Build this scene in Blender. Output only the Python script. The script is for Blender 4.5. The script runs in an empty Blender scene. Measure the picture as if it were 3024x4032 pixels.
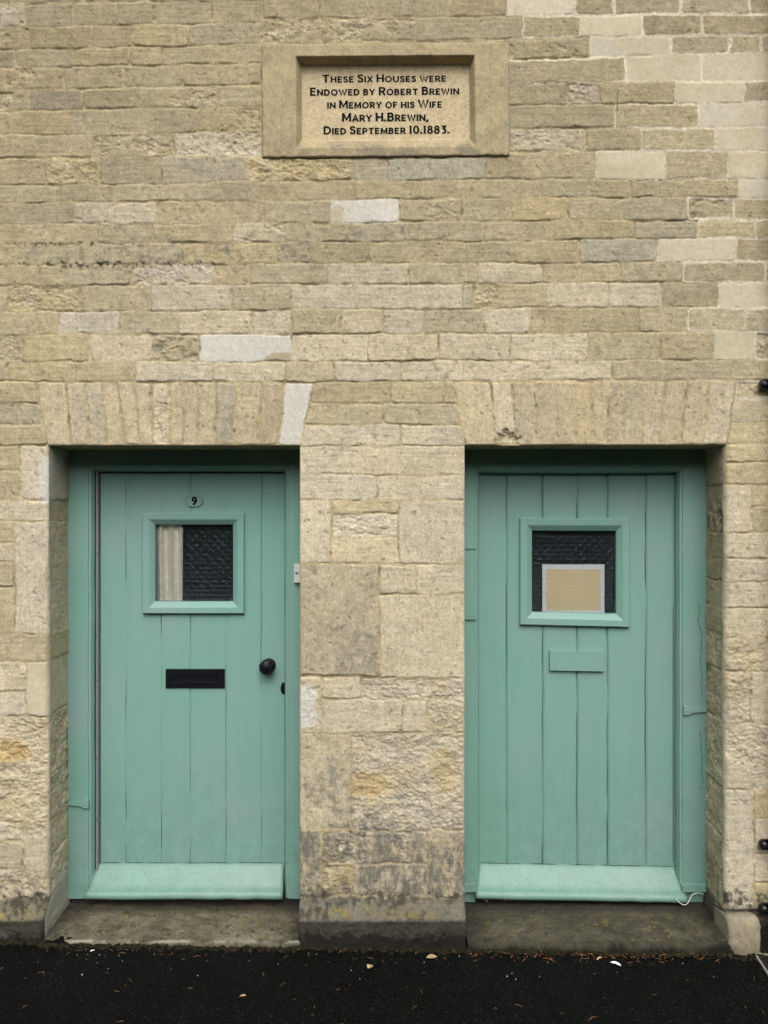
import bpy, bmesh, math, random
import numpy as np
from mathutils import Vector, Matrix

random.seed(7)
R = math.radians
scene = bpy.context.scene
COL = scene.collection

# ------------------------------------------------------------------ camera, sky, sun, exposure
D = 3.28                      # metres from lens to wall face
EYE = 1.704
cam_data = bpy.data.cameras.new("camera")
cam_data.sensor_fit = 'HORIZONTAL'
cam_data.sensor_width = 24.0
cam_data.lens = 24.0 * D / 3.024
cam_data.clip_start = 0.05
cam_data.clip_end = 2000.0
cam = bpy.data.objects.new("camera", cam_data)
COL.objects.link(cam)
cam.location = (0.0, -D, EYE)
cam.rotation_euler = (R(90), 0, 0)
scene.camera = cam

SUN_EL, SUN_AZ = 47.0, 3.0     # elevation; azimuth off the wall's normal, towards the right
world = bpy.data.worlds.new("World")
scene.world = world
world.use_nodes = True
wn = world.node_tree.nodes
wl = world.node_tree.links
wn.clear()
sky = wn.new('ShaderNodeTexSky')
sky.sky_type = 'NISHITA'
sky.sun_disc = False
sky.sun_elevation = R(SUN_EL)
sky.sun_rotation = R(180 - SUN_AZ)
sky.dust_density = 6.0
sky.ozone_density = 0.6
hsv = wn.new('ShaderNodeHueSaturation')
hsv.inputs['Saturation'].default_value = 0.30
bg = wn.new('ShaderNodeBackground')
bg.inputs['Strength'].default_value = 0.14
wo = wn.new('ShaderNodeOutputWorld')
wl.new(sky.outputs[0], hsv.inputs['Color'])
wl.new(hsv.outputs[0], bg.inputs['Color'])
wl.new(bg.outputs[0], wo.inputs['Surface'])

sun_data = bpy.data.lights.new("sun", 'SUN')
sun_data.energy = 1.12
sun_data.angle = R(66)
sun_data.color = (1.0, 0.95, 0.88)
sun = bpy.data.objects.new("sun", sun_data)
COL.objects.link(sun)
sdir = Vector((math.sin(R(SUN_AZ)) * math.cos(R(SUN_EL)), -math.cos(R(SUN_AZ)) * math.cos(R(SUN_EL)), math.sin(R(SUN_EL))))
sun.rotation_euler = sdir.to_track_quat('Z', 'Y').to_euler()
sun.location = (1, -6, 8)

scene.view_settings.view_transform = 'Standard'
scene.view_settings.look = 'None'
scene.view_settings.exposure = 0.33
scene.view_settings.gamma = 1.0
scene.view_settings.use_curve_mapping = False

# ------------------------------------------------------------------ helpers
def W(px, py, y=0.0):
    """photo pixel -> world point on the vertical plane at depth y behind the wall face"""
    s = (D + y) / D / 1000.0
    return Vector(((px - 1512) * s, y, EYE + (2016 - py) * s))

def tag(o, label=None, cat=None, group=None, kind=None):
    if label: o['label'] = label
    if cat: o['category'] = cat
    if group: o['group'] = group
    if kind: o['kind'] = kind
    return o

def thing(name, loc, label, cat, group=None):
    o = bpy.data.objects.new(name, None)
    o.empty_display_size = 0.1
    COL.objects.link(o)
    o.location = loc
    return tag(o, label, cat, group)

def link(name, me, mat, parent=None):
    o = bpy.data.objects.new(name, me)
    COL.objects.link(o)
    if mat is not None:
        me.materials.clear()
        me.materials.append(mat)
    if parent is not None:
        o.parent = parent
        if parent.type == 'EMPTY': o.matrix_parent_inverse = Matrix.Translation(-parent.location)
    return o

def from_bm(name, bm, mat, parent=None, smooth=False, bevel=0.0, seg=2):
    if bevel > 0:
        es = [e for e in bm.edges if len(e.link_faces) == 2 and e.calc_face_angle(0) > R(25)]
        bmesh.ops.bevel(bm, geom=es, offset=bevel, segments=seg, affect='EDGES', profile=0.5)
    bmesh.ops.recalc_face_normals(bm, faces=bm.faces)
    me = bpy.data.meshes.new(name)
    bm.to_mesh(me)
    bm.free()
    if smooth:
        me.polygons.foreach_set('use_smooth', [True] * len(me.polygons))
    return link(name, me, mat, parent)

def add_box(bm, x0, x1, y0, y1, z0, z1):
    v = [bm.verts.new(p) for p in ((x0, y0, z0), (x1, y0, z0), (x1, y1, z0), (x0, y1, z0), (x0, y0, z1), (x1, y0, z1), (x1, y1, z1), (x0, y1, z1))]
    for f in ((0, 1, 2, 3), (4, 5, 6, 7), (0, 1, 5, 4), (1, 2, 6, 5), (2, 3, 7, 6), (3, 0, 4, 7)):
        bm.faces.new([v[i] for i in f])

def box(name, mat, parent, x0, x1, y0, y1, z0, z1, bevel=0.0, seg=2):
    bm = bmesh.new()
    add_box(bm, x0, x1, y0, y1, z0, z1)
    return from_bm(name, bm, mat, parent, bevel=bevel, seg=seg)

def add_lathe(bm, c, axis, prof, n=24, rot=0.0):
    """prof: list of (radius, distance along axis)"""
    c = Vector(c); a = Vector(axis).normalized()
    u = a.orthogonal().normalized(); w = a.cross(u)
    rings = []
    for r, t in prof:
        if r < 1e-6:
            rings.append([bm.verts.new(c + a * t)])
        else:
            rings.append([bm.verts.new(c + a * t + (u * math.cos(rot + 2 * math.pi * k / n) + w * math.sin(rot + 2 * math.pi * k / n)) * r) for k in range(n)])
    for A, B in zip(rings[:-1], rings[1:]):
        for k in range(n):
            a0, a1 = A[k % len(A)], A[(k + 1) % len(A)]
            b0, b1 = B[k % len(B)], B[(k + 1) % len(B)]
            vs = []
            for v in (a0, a1, b1, b0):
                if v not in vs: vs.append(v)
            if len(vs) > 2: bm.faces.new(vs)
    for Rg in (rings[0], rings[-1]):
        if len(Rg) > 2: bm.faces.new(Rg)

def add_tube(bm, pts, r, n=8):
    pts = [Vector(p) for p in pts]
    rings = []
    for i, p in enumerate(pts):
        t = (pts[min(i + 1, len(pts) - 1)] - pts[max(i - 1, 0)]).normalized()
        ref = Vector((0, 0, 1)) if abs(t.z) < 0.9 else Vector((0, 1, 0))
        u = t.cross(ref).normalized(); w = t.cross(u)
        rr = r[i] if isinstance(r, (list, tuple)) else r
        rings.append([bm.verts.new(p + (u * math.cos(2 * math.pi * k / n) + w * math.sin(2 * math.pi * k / n)) * rr) for k in range(n)])
    for A, B in zip(rings[:-1], rings[1:]):
        for k in range(n):
            bm.faces.new((A[k], A[(k + 1) % n], B[(k + 1) % n], B[k]))
    bm.faces.new(rings[0]); bm.faces.new(rings[-1])

def smooth_path(pts, n=8):
    pts = [Vector(p) for p in pts]
    out = []
    for i in range(len(pts) - 1):
        p0, p1, p2, p3 = pts[max(i - 1, 0)], pts[i], pts[i + 1], pts[min(i + 2, len(pts) - 1)]
        for k in range(n):
            t = k / n
            out.append(0.5 * ((2 * p1) + (p2 - p0) * t + (2 * p0 - 5 * p1 + 4 * p2 - p3) * t * t + (3 * p1 - p0 - 3 * p2 + p3) * t ** 3))
    out.append(pts[-1])
    return out

# numpy value noise ---------------------------------------------------------
_tabs = {}
def vnoise(x, y, seed):
    if seed not in _tabs:
        _tabs[seed] = np.random.RandomState(seed).rand(256, 256).astype(np.float32) * 2 - 1
    T = _tabs[seed]
    xf = np.floor(x); yf = np.floor(y)
    xi = xf.astype(np.int32) & 255; yi = yf.astype(np.int32) & 255
    fx = (x - xf); fy = (y - yf)
    fx = fx * fx * (3 - 2 * fx); fy = fy * fy * (3 - 2 * fy)
    x1 = (xi + 1) & 255; y1 = (yi + 1) & 255
    a = T[yi, xi]; b = T[yi, x1]; c = T[y1, xi]; d = T[y1, x1]
    return (a + (b - a) * fx) * (1 - fy) + (c + (d - c) * fx) * fy

def fbm(x, y, s, octv, seed, gain=0.55):
    out = 0; amp = 1.0; tot = 0
    for k in range(octv):
        ca, sa = math.cos(0.6 + 1.1 * k), math.sin(0.6 + 1.1 * k)
        out = out + amp * vnoise((x * ca - y * sa) / s + 17.3 * k, (x * sa + y * ca) / s + 9.1 * k, seed + k)
        tot += amp; amp *= gain; s *= 0.5
    return out / tot * 1.6

def ss(a, b, x):
    t = np.clip((x - a) / (b - a), 0, 1)
    return t * t * (3 - 2 * t)

def grid_mesh(name, P, mask, col, mat, parent, flip=False):
    ny, nx = P.shape[:2]
    idx = np.arange(ny * nx).reshape(ny, nx)
    f = np.stack([idx[:-1, :-1], idx[1:, :-1], idx[1:, 1:], idx[:-1, 1:]], -1)[mask]
    if flip: f = f[:, ::-1]
    used = np.zeros(ny * nx, bool); used[f.ravel()] = True
    remap = np.cumsum(used) - 1
    f = remap[f]
    V = P.reshape(-1, 3)[used].astype(np.float32)
    me = bpy.data.meshes.new(name)
    n = len(V); m = len(f)
    me.vertices.add(n); me.loops.add(m * 4); me.polygons.add(m)
    me.vertices.foreach_set('co', V.ravel())
    me.loops.foreach_set('vertex_index', f.ravel().astype(np.int32))
    me.polygons.foreach_set('loop_start', (np.arange(m) * 4).astype(np.int32))
    me.polygons.foreach_set('loop_total', np.full(m, 4, np.int32))
    me.polygons.foreach_set('use_smooth', np.ones(m, bool))
    if col is not None:
        at = me.color_attributes.new('Col', 'FLOAT_COLOR', 'POINT')
        C = np.ones((n, 4), np.float32); C[:, :col.shape[-1]] = col.reshape(-1, col.shape[-1])[used]
        at.data.foreach_set('color', C.ravel())
    me.update(calc_edges=True)
    me.validate()
    return link(name, me, mat, parent)

# ------------------------------------------------------------------ materials
def new_mat(name):
    m = bpy.data.materials.new(name); m.use_nodes = True
    nt = m.node_tree
    b = nt.nodes['Principled BSDF']
    return m, nt, b

def nnode(nt, typ, **kw):
    n = nt.nodes.new(typ)
    for k, v in kw.items():
        if k in n.inputs: n.inputs[k].default_value = v
        else: setattr(n, k, v)
    return n

def noise(nt, scale, detail=4, rough=0.55, vec=None):
    n = nnode(nt, 'ShaderNodeTexNoise', Scale=scale, Detail=detail, Roughness=rough)
    if vec is not None: nt.links.new(vec, n.inputs['Vector'])
    return n

def ramp(nt, src, stops):
    r = nt.nodes.new('ShaderNodeValToRGB')
    els = r.color_ramp.elements
    while len(els) < len(stops): els.new(0.5)
    for e, (p, c) in zip(els, stops):
        e.position = p
        e.color = (c, c, c, 1) if isinstance(c, (int, float)) else (*c, 1)
    nt.links.new(src, r.inputs['Fac'])
    return r

def mixc(nt, a, b, fac, mode='MIX'):
    m = nt.nodes.new('ShaderNodeMix'); m.data_type = 'RGBA'; m.blend_type = mode
    for sock, val in ((m.inputs['Factor'], fac), (m.inputs[6], a), (m.inputs[7], b)):
        if hasattr(val, 'links') or isinstance(val, bpy.types.NodeSocket): nt.links.new(val, sock)
        elif isinstance(val, (int, float)): sock.default_value = val
        else: sock.default_value = (*val, 1)
    return m.outputs[2]

def bump(nt, b, h, strength, dist, prev=None):
    n = nnode(nt, 'ShaderNodeBump', Strength=strength, Distance=dist)
    nt.links.new(h, n.inputs['Height'])
    if prev is not None: nt.links.new(prev, n.inputs['Normal'])
    nt.links.new(n.outputs[0], b.inputs['Normal'])
    return n.outputs[0]

def stone_material(name, lo=0.62, hi=1.26):
    m, nt, b = new_mat(name)
    a = nnode(nt, 'ShaderNodeVertexColor', layer_name='Col')
    tc = nt.nodes.new('ShaderNodeTexCoord')
    n1 = noise(nt, 110, 8, 0.75, tc.outputs['Object'])
    n2 = noise(nt, 45, 4, 0.6, tc.outputs['Object'])
    r1 = ramp(nt, n1.outputs['Fac'], [(0.30, lo), (0.5, 1.0), (0.72, hi)])
    r2 = ramp(nt, n2.outputs['Fac'], [(0.3, (0.88, 0.88, 0.86)), (0.55, (1, 1, 1)), (0.75, (1.08, 1.05, 0.98))])
    c = mixc(nt, a.outputs['Color'], r1.outputs[0], a.outputs['Alpha'], 'MULTIPLY')
    c = mixc(nt, c, r2.outputs[0], 1.0, 'MULTIPLY')
    nt.links.new(c, b.inputs['Base Color'])
    b.inputs['Roughness'].default_value = 0.92
    b.inputs['Specular IOR Level'].default_value = 0.25
    n3 = noise(nt, 210, 8, 0.75, tc.outputs['Object'])
    bump(nt, b, n3.outputs['Fac'], 0.55, 0.005)
    return m

def paint_material(name, col, dirt=True, rough=0.42, chips=0.0):
    m, nt, b = new_mat(name)
    tc = nt.nodes.new('ShaderNodeTexCoord')
    O = tc.outputs['Object']
    sep = nt.nodes.new('ShaderNodeSeparateXYZ'); nt.links.new(O, sep.inputs[0])
    n1 = noise(nt, 3.0, 3, 0.5, O)
    c = mixc(nt, col, (col[0] * 1.20, col[1] * 0.98, col[2] * 1.08), ramp(nt, n1.outputs['Fac'], [(0.35, 0.0), (0.7, 1.0)]).outputs[0])
    mp = nnode(nt, 'ShaderNodeMapping'); mp.inputs['Scale'].default_value = (60, 60, 4)
    nt.links.new(O, mp.inputs['Vector'])
    n2 = noise(nt, 1.0, 5, 0.6, mp.outputs[0])
    r2 = ramp(nt, n2.outputs['Fac'], [(0.3, 0.97), (0.7, 1.02)])
    c = mixc(nt, c, r2.outputs[0], 1.0, 'MULTIPLY')
    if dirt:
        # splash-back dirt, thicker towards the pavement
        n3 = noise(nt, 190, 3, 0.6, O)
        zr = nnode(nt, 'ShaderNodeMapRange'); nt.links.new(sep.outputs['Z'], zr.inputs['Value'])
        zr.inputs['From Min'].default_value = 0.05; zr.inputs['From Max'].default_value = 0.75
        zr.inputs['To Min'].default_value = 1.0; zr.inputs['To Max'].default_value = 0.0
        sp = ramp(nt, n3.outputs['Fac'], [(0.60, 0.0), (0.70, 1.0)])
        mm = nnode(nt, 'ShaderNodeMath', operation='MULTIPLY'); nt.links.new(zr.outputs[0], mm.inputs[0]); nt.links.new(sp.outputs[0], mm.inputs[1])
        c = mixc(nt, c, (0.05, 0.075, 0.06), mm.outputs[0])
        n4 = noise(nt, 14, 6, 0.7, O)
        film = nnode(nt, 'ShaderNodeMath', operation='MULTIPLY'); nt.links.new(zr.outputs[0], film.inputs[0])
        nt.links.new(ramp(nt, n4.outputs['Fac'], [(0.35, 0.0), (0.75, 0.4)]).outputs[0], film.inputs[1])
        c = mixc(nt, c, (0.09, 0.13, 0.10), film.outputs[0])
    if chips > 0:
        n5 = noise(nt, 40, 5, 0.7, O)
        c = mixc(nt, c, (0.10, 0.09, 0.07), ramp(nt, n5.outputs['Fac'], [(0.84 - chips, 0.0), (0.86 - chips, 1.0)]).outputs[0])
    nt.links.new(c, b.inputs['Base Color'])
    b.inputs['Roughness'].default_value = rough
    b.inputs['Specular IOR Level'].default_value = 0.4
    mp2 = nnode(nt, 'ShaderNodeMapping'); mp2.inputs['Scale'].default_value = (140, 140, 14)
    nt.links.new(O, mp2.inputs['Vector'])
    nb = noise(nt, 1.0, 5, 0.6, mp2.outputs[0])
    p = bump(nt, b, nb.outputs['Fac'], 0.10, 0.0015)
    nb2 = noise(nt, 55, 4, 0.6, O)
    bump(nt, b, nb2.outputs['Fac'], 0.16, 0.004, p)
    return m

def plain(name, col, rough=0.5, metal=0.0, bscale=0, bstr=0.2, spec=0.5, var=0.15):
    m, nt, b = new_mat(name)
    tc = nt.nodes.new('ShaderNodeTexCoord')
    n = noise(nt, 60, 5, 0.6, tc.outputs['Object'])
    r = ramp(nt, n.outputs['Fac'], [(0.3, 1 - var), (0.7, 1 + var)])
    nt.links.new(mixc(nt, col, r.outputs[0], 1.0, 'MULTIPLY'), b.inputs['Base Color'])
    b.inputs['Roughness'].default_value = rough
    b.inputs['Metallic'].default_value = metal
    b.inputs['Specular IOR Level'].default_value = spec
    if bscale:
        n2 = noise(nt, bscale, 5, 0.6, tc.outputs['Object'])
        bump(nt, b, n2.outputs['Fac'], bstr, 0.002)
    return m

GREEN = (0.180, 0.356, 0.302)
M_stone = stone_material('weathered_stone')
M_step = stone_material('doorstep_stone', 0.6, 1.25)
M_green = paint_material('green_paint', GREEN)
M_green2 = paint_material('old_green_paint', (0.172, 0.346, 0.288), chips=0.0)
M_wb = paint_material('weatherboard_paint', (0.160, 0.325, 0.260), chips=0.10)
M_black = plain('black_iron', (0.007, 0.008, 0.011), 0.32, bscale=120, bstr=0.12, spec=0.18)
M_blackpipe = plain('black_gloss_iron', (0.012, 0.012, 0.013), 0.35, bscale=60, bstr=0.2)
M_letters = plain('black_letter_paint', (0.005, 0.005, 0.007), 0.8, spec=0.1)
M_white = plain('white_plastic', (0.62, 0.62, 0.58), 0.4, var=0.04)
M_grey = plain('grey_plastic', (0.22, 0.22, 0.23), 0.4)
M_strip = plain('grey_strip', (0.20, 0.21, 0.23), 0.5)
M_seal = plain('black_seal', (0.008, 0.008, 0.008), 0.8)
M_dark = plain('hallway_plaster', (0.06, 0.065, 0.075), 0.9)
M_wood = plain('dark_sill_wood', (0.02, 0.017, 0.013), 0.85, bscale=80, bstr=0.4)
M_card = plain('white_card', (0.88, 0.90, 0.92), 0.8, var=0.05)
M_beige = plain('beige_card', (0.82, 0.67, 0.40), 0.8, var=0.06)
M_leaf = plain('dry_leaf', (0.22, 0.10, 0.045), 0.7, bscale=90, bstr=0.5, var=0.4)
M_tanleaf = plain('tan_leaf', (0.42, 0.31, 0.16), 0.7, bscale=90, bstr=0.5, var=0.4)
M_needle = plain('pine_needle', (0.30, 0.12, 0.03), 0.7, var=0.5)
M_grit = plain('pale_grit', (0.5, 0.47, 0.42), 0.8, var=0.4)
M_scrap = plain('white_scrap', (0.75, 0.76, 0.78), 0.7, var=0.05)
M_moss = plain('dark_moss', (0.018, 0.016, 0.009), 1.0, bscale=200, bstr=0.9, spec=0.1, var=0.6)
M_weed = plain('weed_leaf', (0.07, 0.14, 0.03), 0.6, var=0.3)
M_galv = plain('galvanised_edge', (0.32, 0.30, 0.27), 0.5, 0.3)

def curtain_material():
    m, nt, b = new_mat('net_curtain')
    tc = nt.nodes.new('ShaderNodeTexCoord')
    n = noise(nt, 40, 5, 0.6, tc.outputs['Object'])
    nt.links.new(mixc(nt, (0.86, 0.82, 0.69), ramp(nt, n.outputs['Fac'], [(0.3, 0.85), (0.7, 1.05)]).outputs[0], 1.0, 'MULTIPLY'), b.inputs['Base Color'])
    b.inputs['Roughness'].default_value = 0.9
    return m
M_curtain = curtain_material()

def glass_material():
    """obscured glass pressed with a square star pattern"""
    m = bpy.data.materials.new('patterned_glass'); m.use_nodes = True
    nt = m.node_tree; nt.nodes.clear()
    tc = nt.nodes.new('ShaderNodeTexCoord')
    mp = nnode(nt, 'ShaderNodeMapping'); mp.inputs['Scale'].default_value = (26, 26, 26)
    nt.links.new(tc.outputs['Object'], mp.inputs['Vector'])
    sep = nt.nodes.new('ShaderNodeSeparateXYZ'); nt.links.new(mp.outputs[0], sep.inputs[0])
    def M(op, a, b=None, c=None):
        n = nnode(nt, 'ShaderNodeMath', operation=op)
        for i, v in enumerate((a, b, c)):
            if v is None: continue
            if isinstance(v, (int, float)): n.inputs[i].default_value = v
            else: nt.links.new(v, n.inputs[i])
        return n.outputs[0]
    fx = M('ABSOLUTE', M('SUBTRACT', M('FRACT', sep.outputs['X']), 0.5))
    fz = M('ABSOLUTE', M('SUBTRACT', M('FRACT', sep.outputs['Z']), 0.5))
    h = M('ADD', M('ABSOLUTE', M('SUBTRACT', fx, fz)), M('MULTIPLY', M('SINE', M('MULTIPLY', M('ADD', fx, fz), 9.0)), 0.22))
    bp = nnode(nt, 'ShaderNodeBump', Strength=1.0, Distance=0.012)
    nt.links.new(h, bp.inputs['Height'])
    tr = nnode(nt, 'ShaderNodeBsdfTransparent', Color=(0.99, 0.99, 0.99, 1))
    rf = nnode(nt, 'ShaderNodeBsdfRefraction', Color=(0.95, 0.96, 0.97, 1), Roughness=0.28, IOR=1.3)
    m0 = nt.nodes.new('ShaderNodeMixShader'); m0.inputs[0].default_value = 0.26
    nt.links.new(tr.outputs[0], m0.inputs[1]); nt.links.new(rf.outputs[0], m0.inputs[2])
    tr = m0
    gl = nnode(nt, 'ShaderNodeBsdfGlossy', Color=(0.72, 0.85, 1.0, 1), Roughness=0.16)
    nt.links.new(bp.outputs[0], gl.inputs['Normal'])
    fr = nnode(nt, 'ShaderNodeFresnel', IOR=1.55)
    mx = nt.nodes.new('ShaderNodeMixShader')
    nt.links.new(fr.outputs[0], mx.inputs[0]); nt.links.new(tr.outputs[0], mx.inputs[1]); nt.links.new(gl.outputs[0], mx.inputs[2])
    out = nt.nodes.new('ShaderNodeOutputMaterial'); nt.links.new(mx.outputs[0], out.inputs['Surface'])
    return m
M_glass = glass_material()

def tarmac_material():
    m, nt, b = new_mat('dark_tarmac')
    tc = nt.nodes.new('ShaderNodeTexCoord'); O = tc.outputs['Object']
    v = nnode(nt, 'ShaderNodeTexVoronoi', Scale=240.0); nt.links.new(O, v.inputs['Vector'])
    n1 = noise(nt, 260, 4, 0.7, O)
    n2 = noise(nt, 4, 4, 0.6, O)
    sv = nt.nodes.new('ShaderNodeSeparateColor'); nt.links.new(v.outputs['Color'], sv.inputs[0])
    grain = ramp(nt, sv.outputs[0], [(0.0, (0.002, 0.0022, 0.0022)), (0.6, (0.004, 0.0043, 0.0043)), (0.93, (0.0085, 0.009, 0.0085)), (0.998, (0.03, 0.029, 0.026))])
    c = mixc(nt, grain.outputs[0], ramp(nt, n1.outputs['Fac'], [(0.3, 0.6), (0.7, 1.4)]).outputs[0], 1.0, 'MULTIPLY')
    c = mixc(nt, c, ramp(nt, n2.outputs['Fac'], [(0.3, 0.75), (0.7, 1.25)]).outputs[0], 1.0, 'MULTIPLY')
    nt.links.new(c, b.inputs['Base Color'])
    b.inputs['Roughness'].default_value = 0.8
    b.inputs['Specular IOR Level'].default_value = 0.06
    p = bump(nt, b, v.outputs['Distance'], 0.8, 0.006)
    bump(nt, b, n1.outputs['Fac'], 0.5, 0.004, p)
    return m
M_tarmac = tarmac_material()
M_blocker = plain('dark_light_blocker', (0.035, 0.05, 0.025), 1.0, bscale=2, bstr=1.0, spec=0.1, var=0.5)  # dark surface of the added, unseen light blocker

# ------------------------------------------------------------------ the stones, traced course by course
K = 0.9644
A = lambda x: x * K
B = lambda x: 1424 + x * K
rng = np.random.RandomState(11)
STONES = []          # (quad corners TL,TR,BR,BL in photo-plane millimetres, code)
def quad(tl, tr, br, bl, code): STONES.append((np.array([tl, tr, br, bl], float), code))
def rect(x0, y0, x1, y1, code): quad((x0, y0), (x1, y0), (x1, y1), (x0, y1), code)
def bed(ptsA=(), ptsB=(), y0=0):
    p = [(A(x), y0 + y * K) for x, y in ptsA] + [(B(x), y0 + y * K) for x, y in ptsB]
    p.sort()
    return ([q[0] for q in p], [q[1] for q in p])
def at(b, x): return float(np.interp(x, b[0], b[1]))
def row(top, bot, heads, codes, extl=False, extr=False):
    codes = codes.split()
    xs = list(heads)
    st = [(xs[i], xs[i + 1], codes[i % len(codes)]) for i in range(len(xs) - 1)]
    if extl:
        x = xs[0]
        while x > -1500:
            w = rng.uniform(180, 330); st.append((x - w, x, rng.choice(['t', 't', 'g', 'd', 'p']))); x -= w
    if extr:
        x = xs[-1]
        while x < 4500:
            w = rng.uniform(180, 330); st.append((x, x + w, rng.choice(['t', 'g', 'dm', 't', 'nm']))); x += w
    for x0, x1, c in st:
        quad((x0, at(top, x0)), (x1, at(top, x1)), (x1, at(bot, x1)), (x0, at(bot, x0)), c)
def HA(*a): return [A(x) for x in a]
def HB(*a): return [B(x) for x in a]

PL = (1030, 2007)     # plaque x extent
# left of the plaque
l = [bed([(-1600, 26), (0, 24), (100, 16), (300, 12), (630, 7), (860, 3), (1070, -3)]),
     bed([(-1600, 118), (0, 115), (100, 112), (290, 110), (370, 105), (620, 100), (860, 96), (1070, 93)]),
     bed([(-1600, 210), (0, 207), (120, 205), (370, 195), (540, 192), (770, 188), (1000, 180), (1070, 176)]),
     bed([(-1600, 280), (0, 278), (62, 278), (300, 272), (528, 268), (745, 264), (1068, 260)]),
     bed([(0, 370), (260, 365), (500, 358), (742, 352), (1068, 345)]),
     bed([(0, 457), (122, 452), (340, 447), (563, 443), (885, 437), (1068, 435)]),
     bed([(0, 553), (285, 547), (500, 545), (800, 540), (1068, 535)]),
     bed([(0, 648), (155, 645), (400, 645), (720, 640), (1000, 637), (1068, 640)])]
row(l[0], l[1], HA(-5, 100, 296, 478, 628, 862, 1070), 'pr d t g t t', True)
row(l[1], l[2], HA(-30, 120, 371, 543, 772, 998, 1070), 'tr t t y g t', True)
row(l[2], l[3], HA(-120, 62, 302, 528, 665, 868, 1068), 'd t t t t t', True)
row(l[3], l[4], HA(-150, 20, 260, 500, 742, 1068), 't tr t tr t', True)
row(l[4], l[5], HA(-110, 122, 340, 563, 885, 1068), 'tr d d tr t', True)
row(l[5], l[6], HA(-190, 45, 285, 632, 802, 1068), 't t g d tr', True)
row(l[6], l[7], HA(-60, 155, 380, 720, 1068), 't t tr pr', True)
# above and right of the plaque
r = [bed([(1070, -20), (1300, -22)], [(880, -28), (1659, -30), (3400, -30)]),
     bed([(1070, 76), (1300, 75)], [(0, 72), (360, 68), (650, 65), (880, 60), (1140, 60), (1300, 55), (1659, 57)]),
     bed([(998, 178), (1300, 174)], [(0, 172), (222, 168), (500, 168), (658, 158), (893, 150), (1143, 148), (1659, 142)]),
     bed([], [(605, 248), (660, 238), (932, 233), (1075, 230), (1262, 225), (1385, 222), (1659, 220)]),
     bed([], [(605, 345), (840, 340), (1075, 337), (1385, 332), (1560, 330), (1659, 328)]),
     bed([], [(605, 430), (840, 428), (1030, 426), (1278, 425), (1555, 420), (1659, 412)]),
     bed([], [(605, 525), (1032, 521), (1380, 523), (1630, 518)]),
     bed([], [(605, 620), (915, 616), (1140, 612), (1450, 617), (1659, 615)])]
row(r[0], r[1], HA(1070, 1305) + HB(30, 362, 592, 872, 1030, 1300, 1587, 1720), 't t t t n dm gm gm dm', False, True)
row(r[1], r[2], HA(1070, 1370) + HB(222, 658, 895, 1143, 1390, 1700), 'tr tr t tm n dm dm', False, True)
row(r[2], r[3], HB(560, 932, 1262, 1505, 1632, 1760), 'tr n gm gm gm', False, True)
row(r[3], r[4], HB(560, 1077, 1385, 1690), 'tm n n', False, True)
row(r[4], r[5], HB(560, 840, 975, 1278, 1555, 1720), 't pr t nm dm', False, True)
row(r[5], r[6], HB(560, 1032, 1380, 1632, 1760), 't tm n nm', False, True)
row(r[6], r[7], HB(560, 915, 1140, 1450, 1690), 'pr t tm n', False, True)
# full courses below
b8 = bed([(0, 757), (185, 755), (405, 752), (650, 752), (1005, 740), (1440, 736)], [(235, 735), (450, 732), (660, 731), (925, 732), (1240, 733), (1500, 730), (1659, 730)])
t7 = bed([(0, 648), (155, 645), (400, 645), (720, 640), (1000, 637), (1069, 648)], [(0, 650), (590, 640), (606, 620), (915, 616), (1140, 612), (1450, 617), (1659, 615)])
row(t7, b8, HA(-130, 185, 405, 658, 1008, 1440) + HB(110, 505, 658, 953, 1237, 1500, 1690), 't tr d g yr b b g t nm dm nm', True, True)
Y7 = 700
bb = [b8,
      bed([(0, 105), (245, 100), (467, 97), (752, 95), (1080, 97), (1350, 92)], [(150, 84), (450, 82), (850, 80), (1330, 80), (1659, 82)], Y7),
      bed([(0, 192), (298, 190), (650, 193), (880, 187), (1080, 183), (1410, 188)], [(150, 180), (408, 178), (845, 173), (1328, 172), (1659, 170)], Y7),
      bed([(0, 272), (330, 270), (622, 268), (947, 265), (1415, 262)], [(190, 258), (620, 258), (890, 252), (1200, 248), (1659, 248)], Y7),
      bed([(0, 357), (333, 355), (530, 358), (743, 352), (1127, 352), (1503, 350)], [(425, 348), (890, 349), (1310, 345), (1659, 342)], Y7),
      bed([(0, 443), (265, 440), (873, 439), (1022, 433), (1343, 433)], [(0, 435), (738, 432), (1210, 426), (1659, 425)], Y7),
      bed([(0, 546), (330, 545), (617, 545), (945, 542), (1190, 538), (1450, 535)], [(0, 536), (413, 540), (757, 530), (1220, 531), (1659, 530)], Y7),
      bed([(0, 638), (488, 636), (730, 640), (1190, 640)], [(0, 637), (498, 635), (1137, 632), (1659, 625)], Y7),
      bed([(0, 750), (363, 748), (622, 750), (815, 754), (1050, 750), (1450, 752)], [(27, 750), (312, 745), (925, 745), (1659, 740)], Y7),
      bed([(0, 210), (873, 210), (1165, 212)], [(0, 212), (415, 208), (1023, 203), (1659, 203)], 1300)]
row(bb[0], bb[1], HA(-80, 245, 467, 752, 1045, 1450) + HB(235, 450, 728, 925, 1100, 1288, 1540, 1710), 't d t d t t t t t t g t nm', True, True)
row(bb[1], bb[2], HA(-150, 65, 298, 645, 880, 1080, 1350, 1627) + HB(408, 610, 845, 1058, 1330, 1517, 1740), 't d pr t t t w tr d y t g drm dm', True, True)
row(bb[2], bb[3], HA(-100, 108, 388, 622, 947, 1160, 1415) + HB(190, 500, 788, 1112, 1370, 1610, 1730), 'd t s t pr g g s t t g tm dm', True, True)
row(bb[3], bb[4], HA(-130, 73, 333, 743, 1127, 1275, 1503) + HB(425, 620, 890, 1208, 1526, 1720), 't g s t s d t d t b nm dm', True, True)
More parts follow.
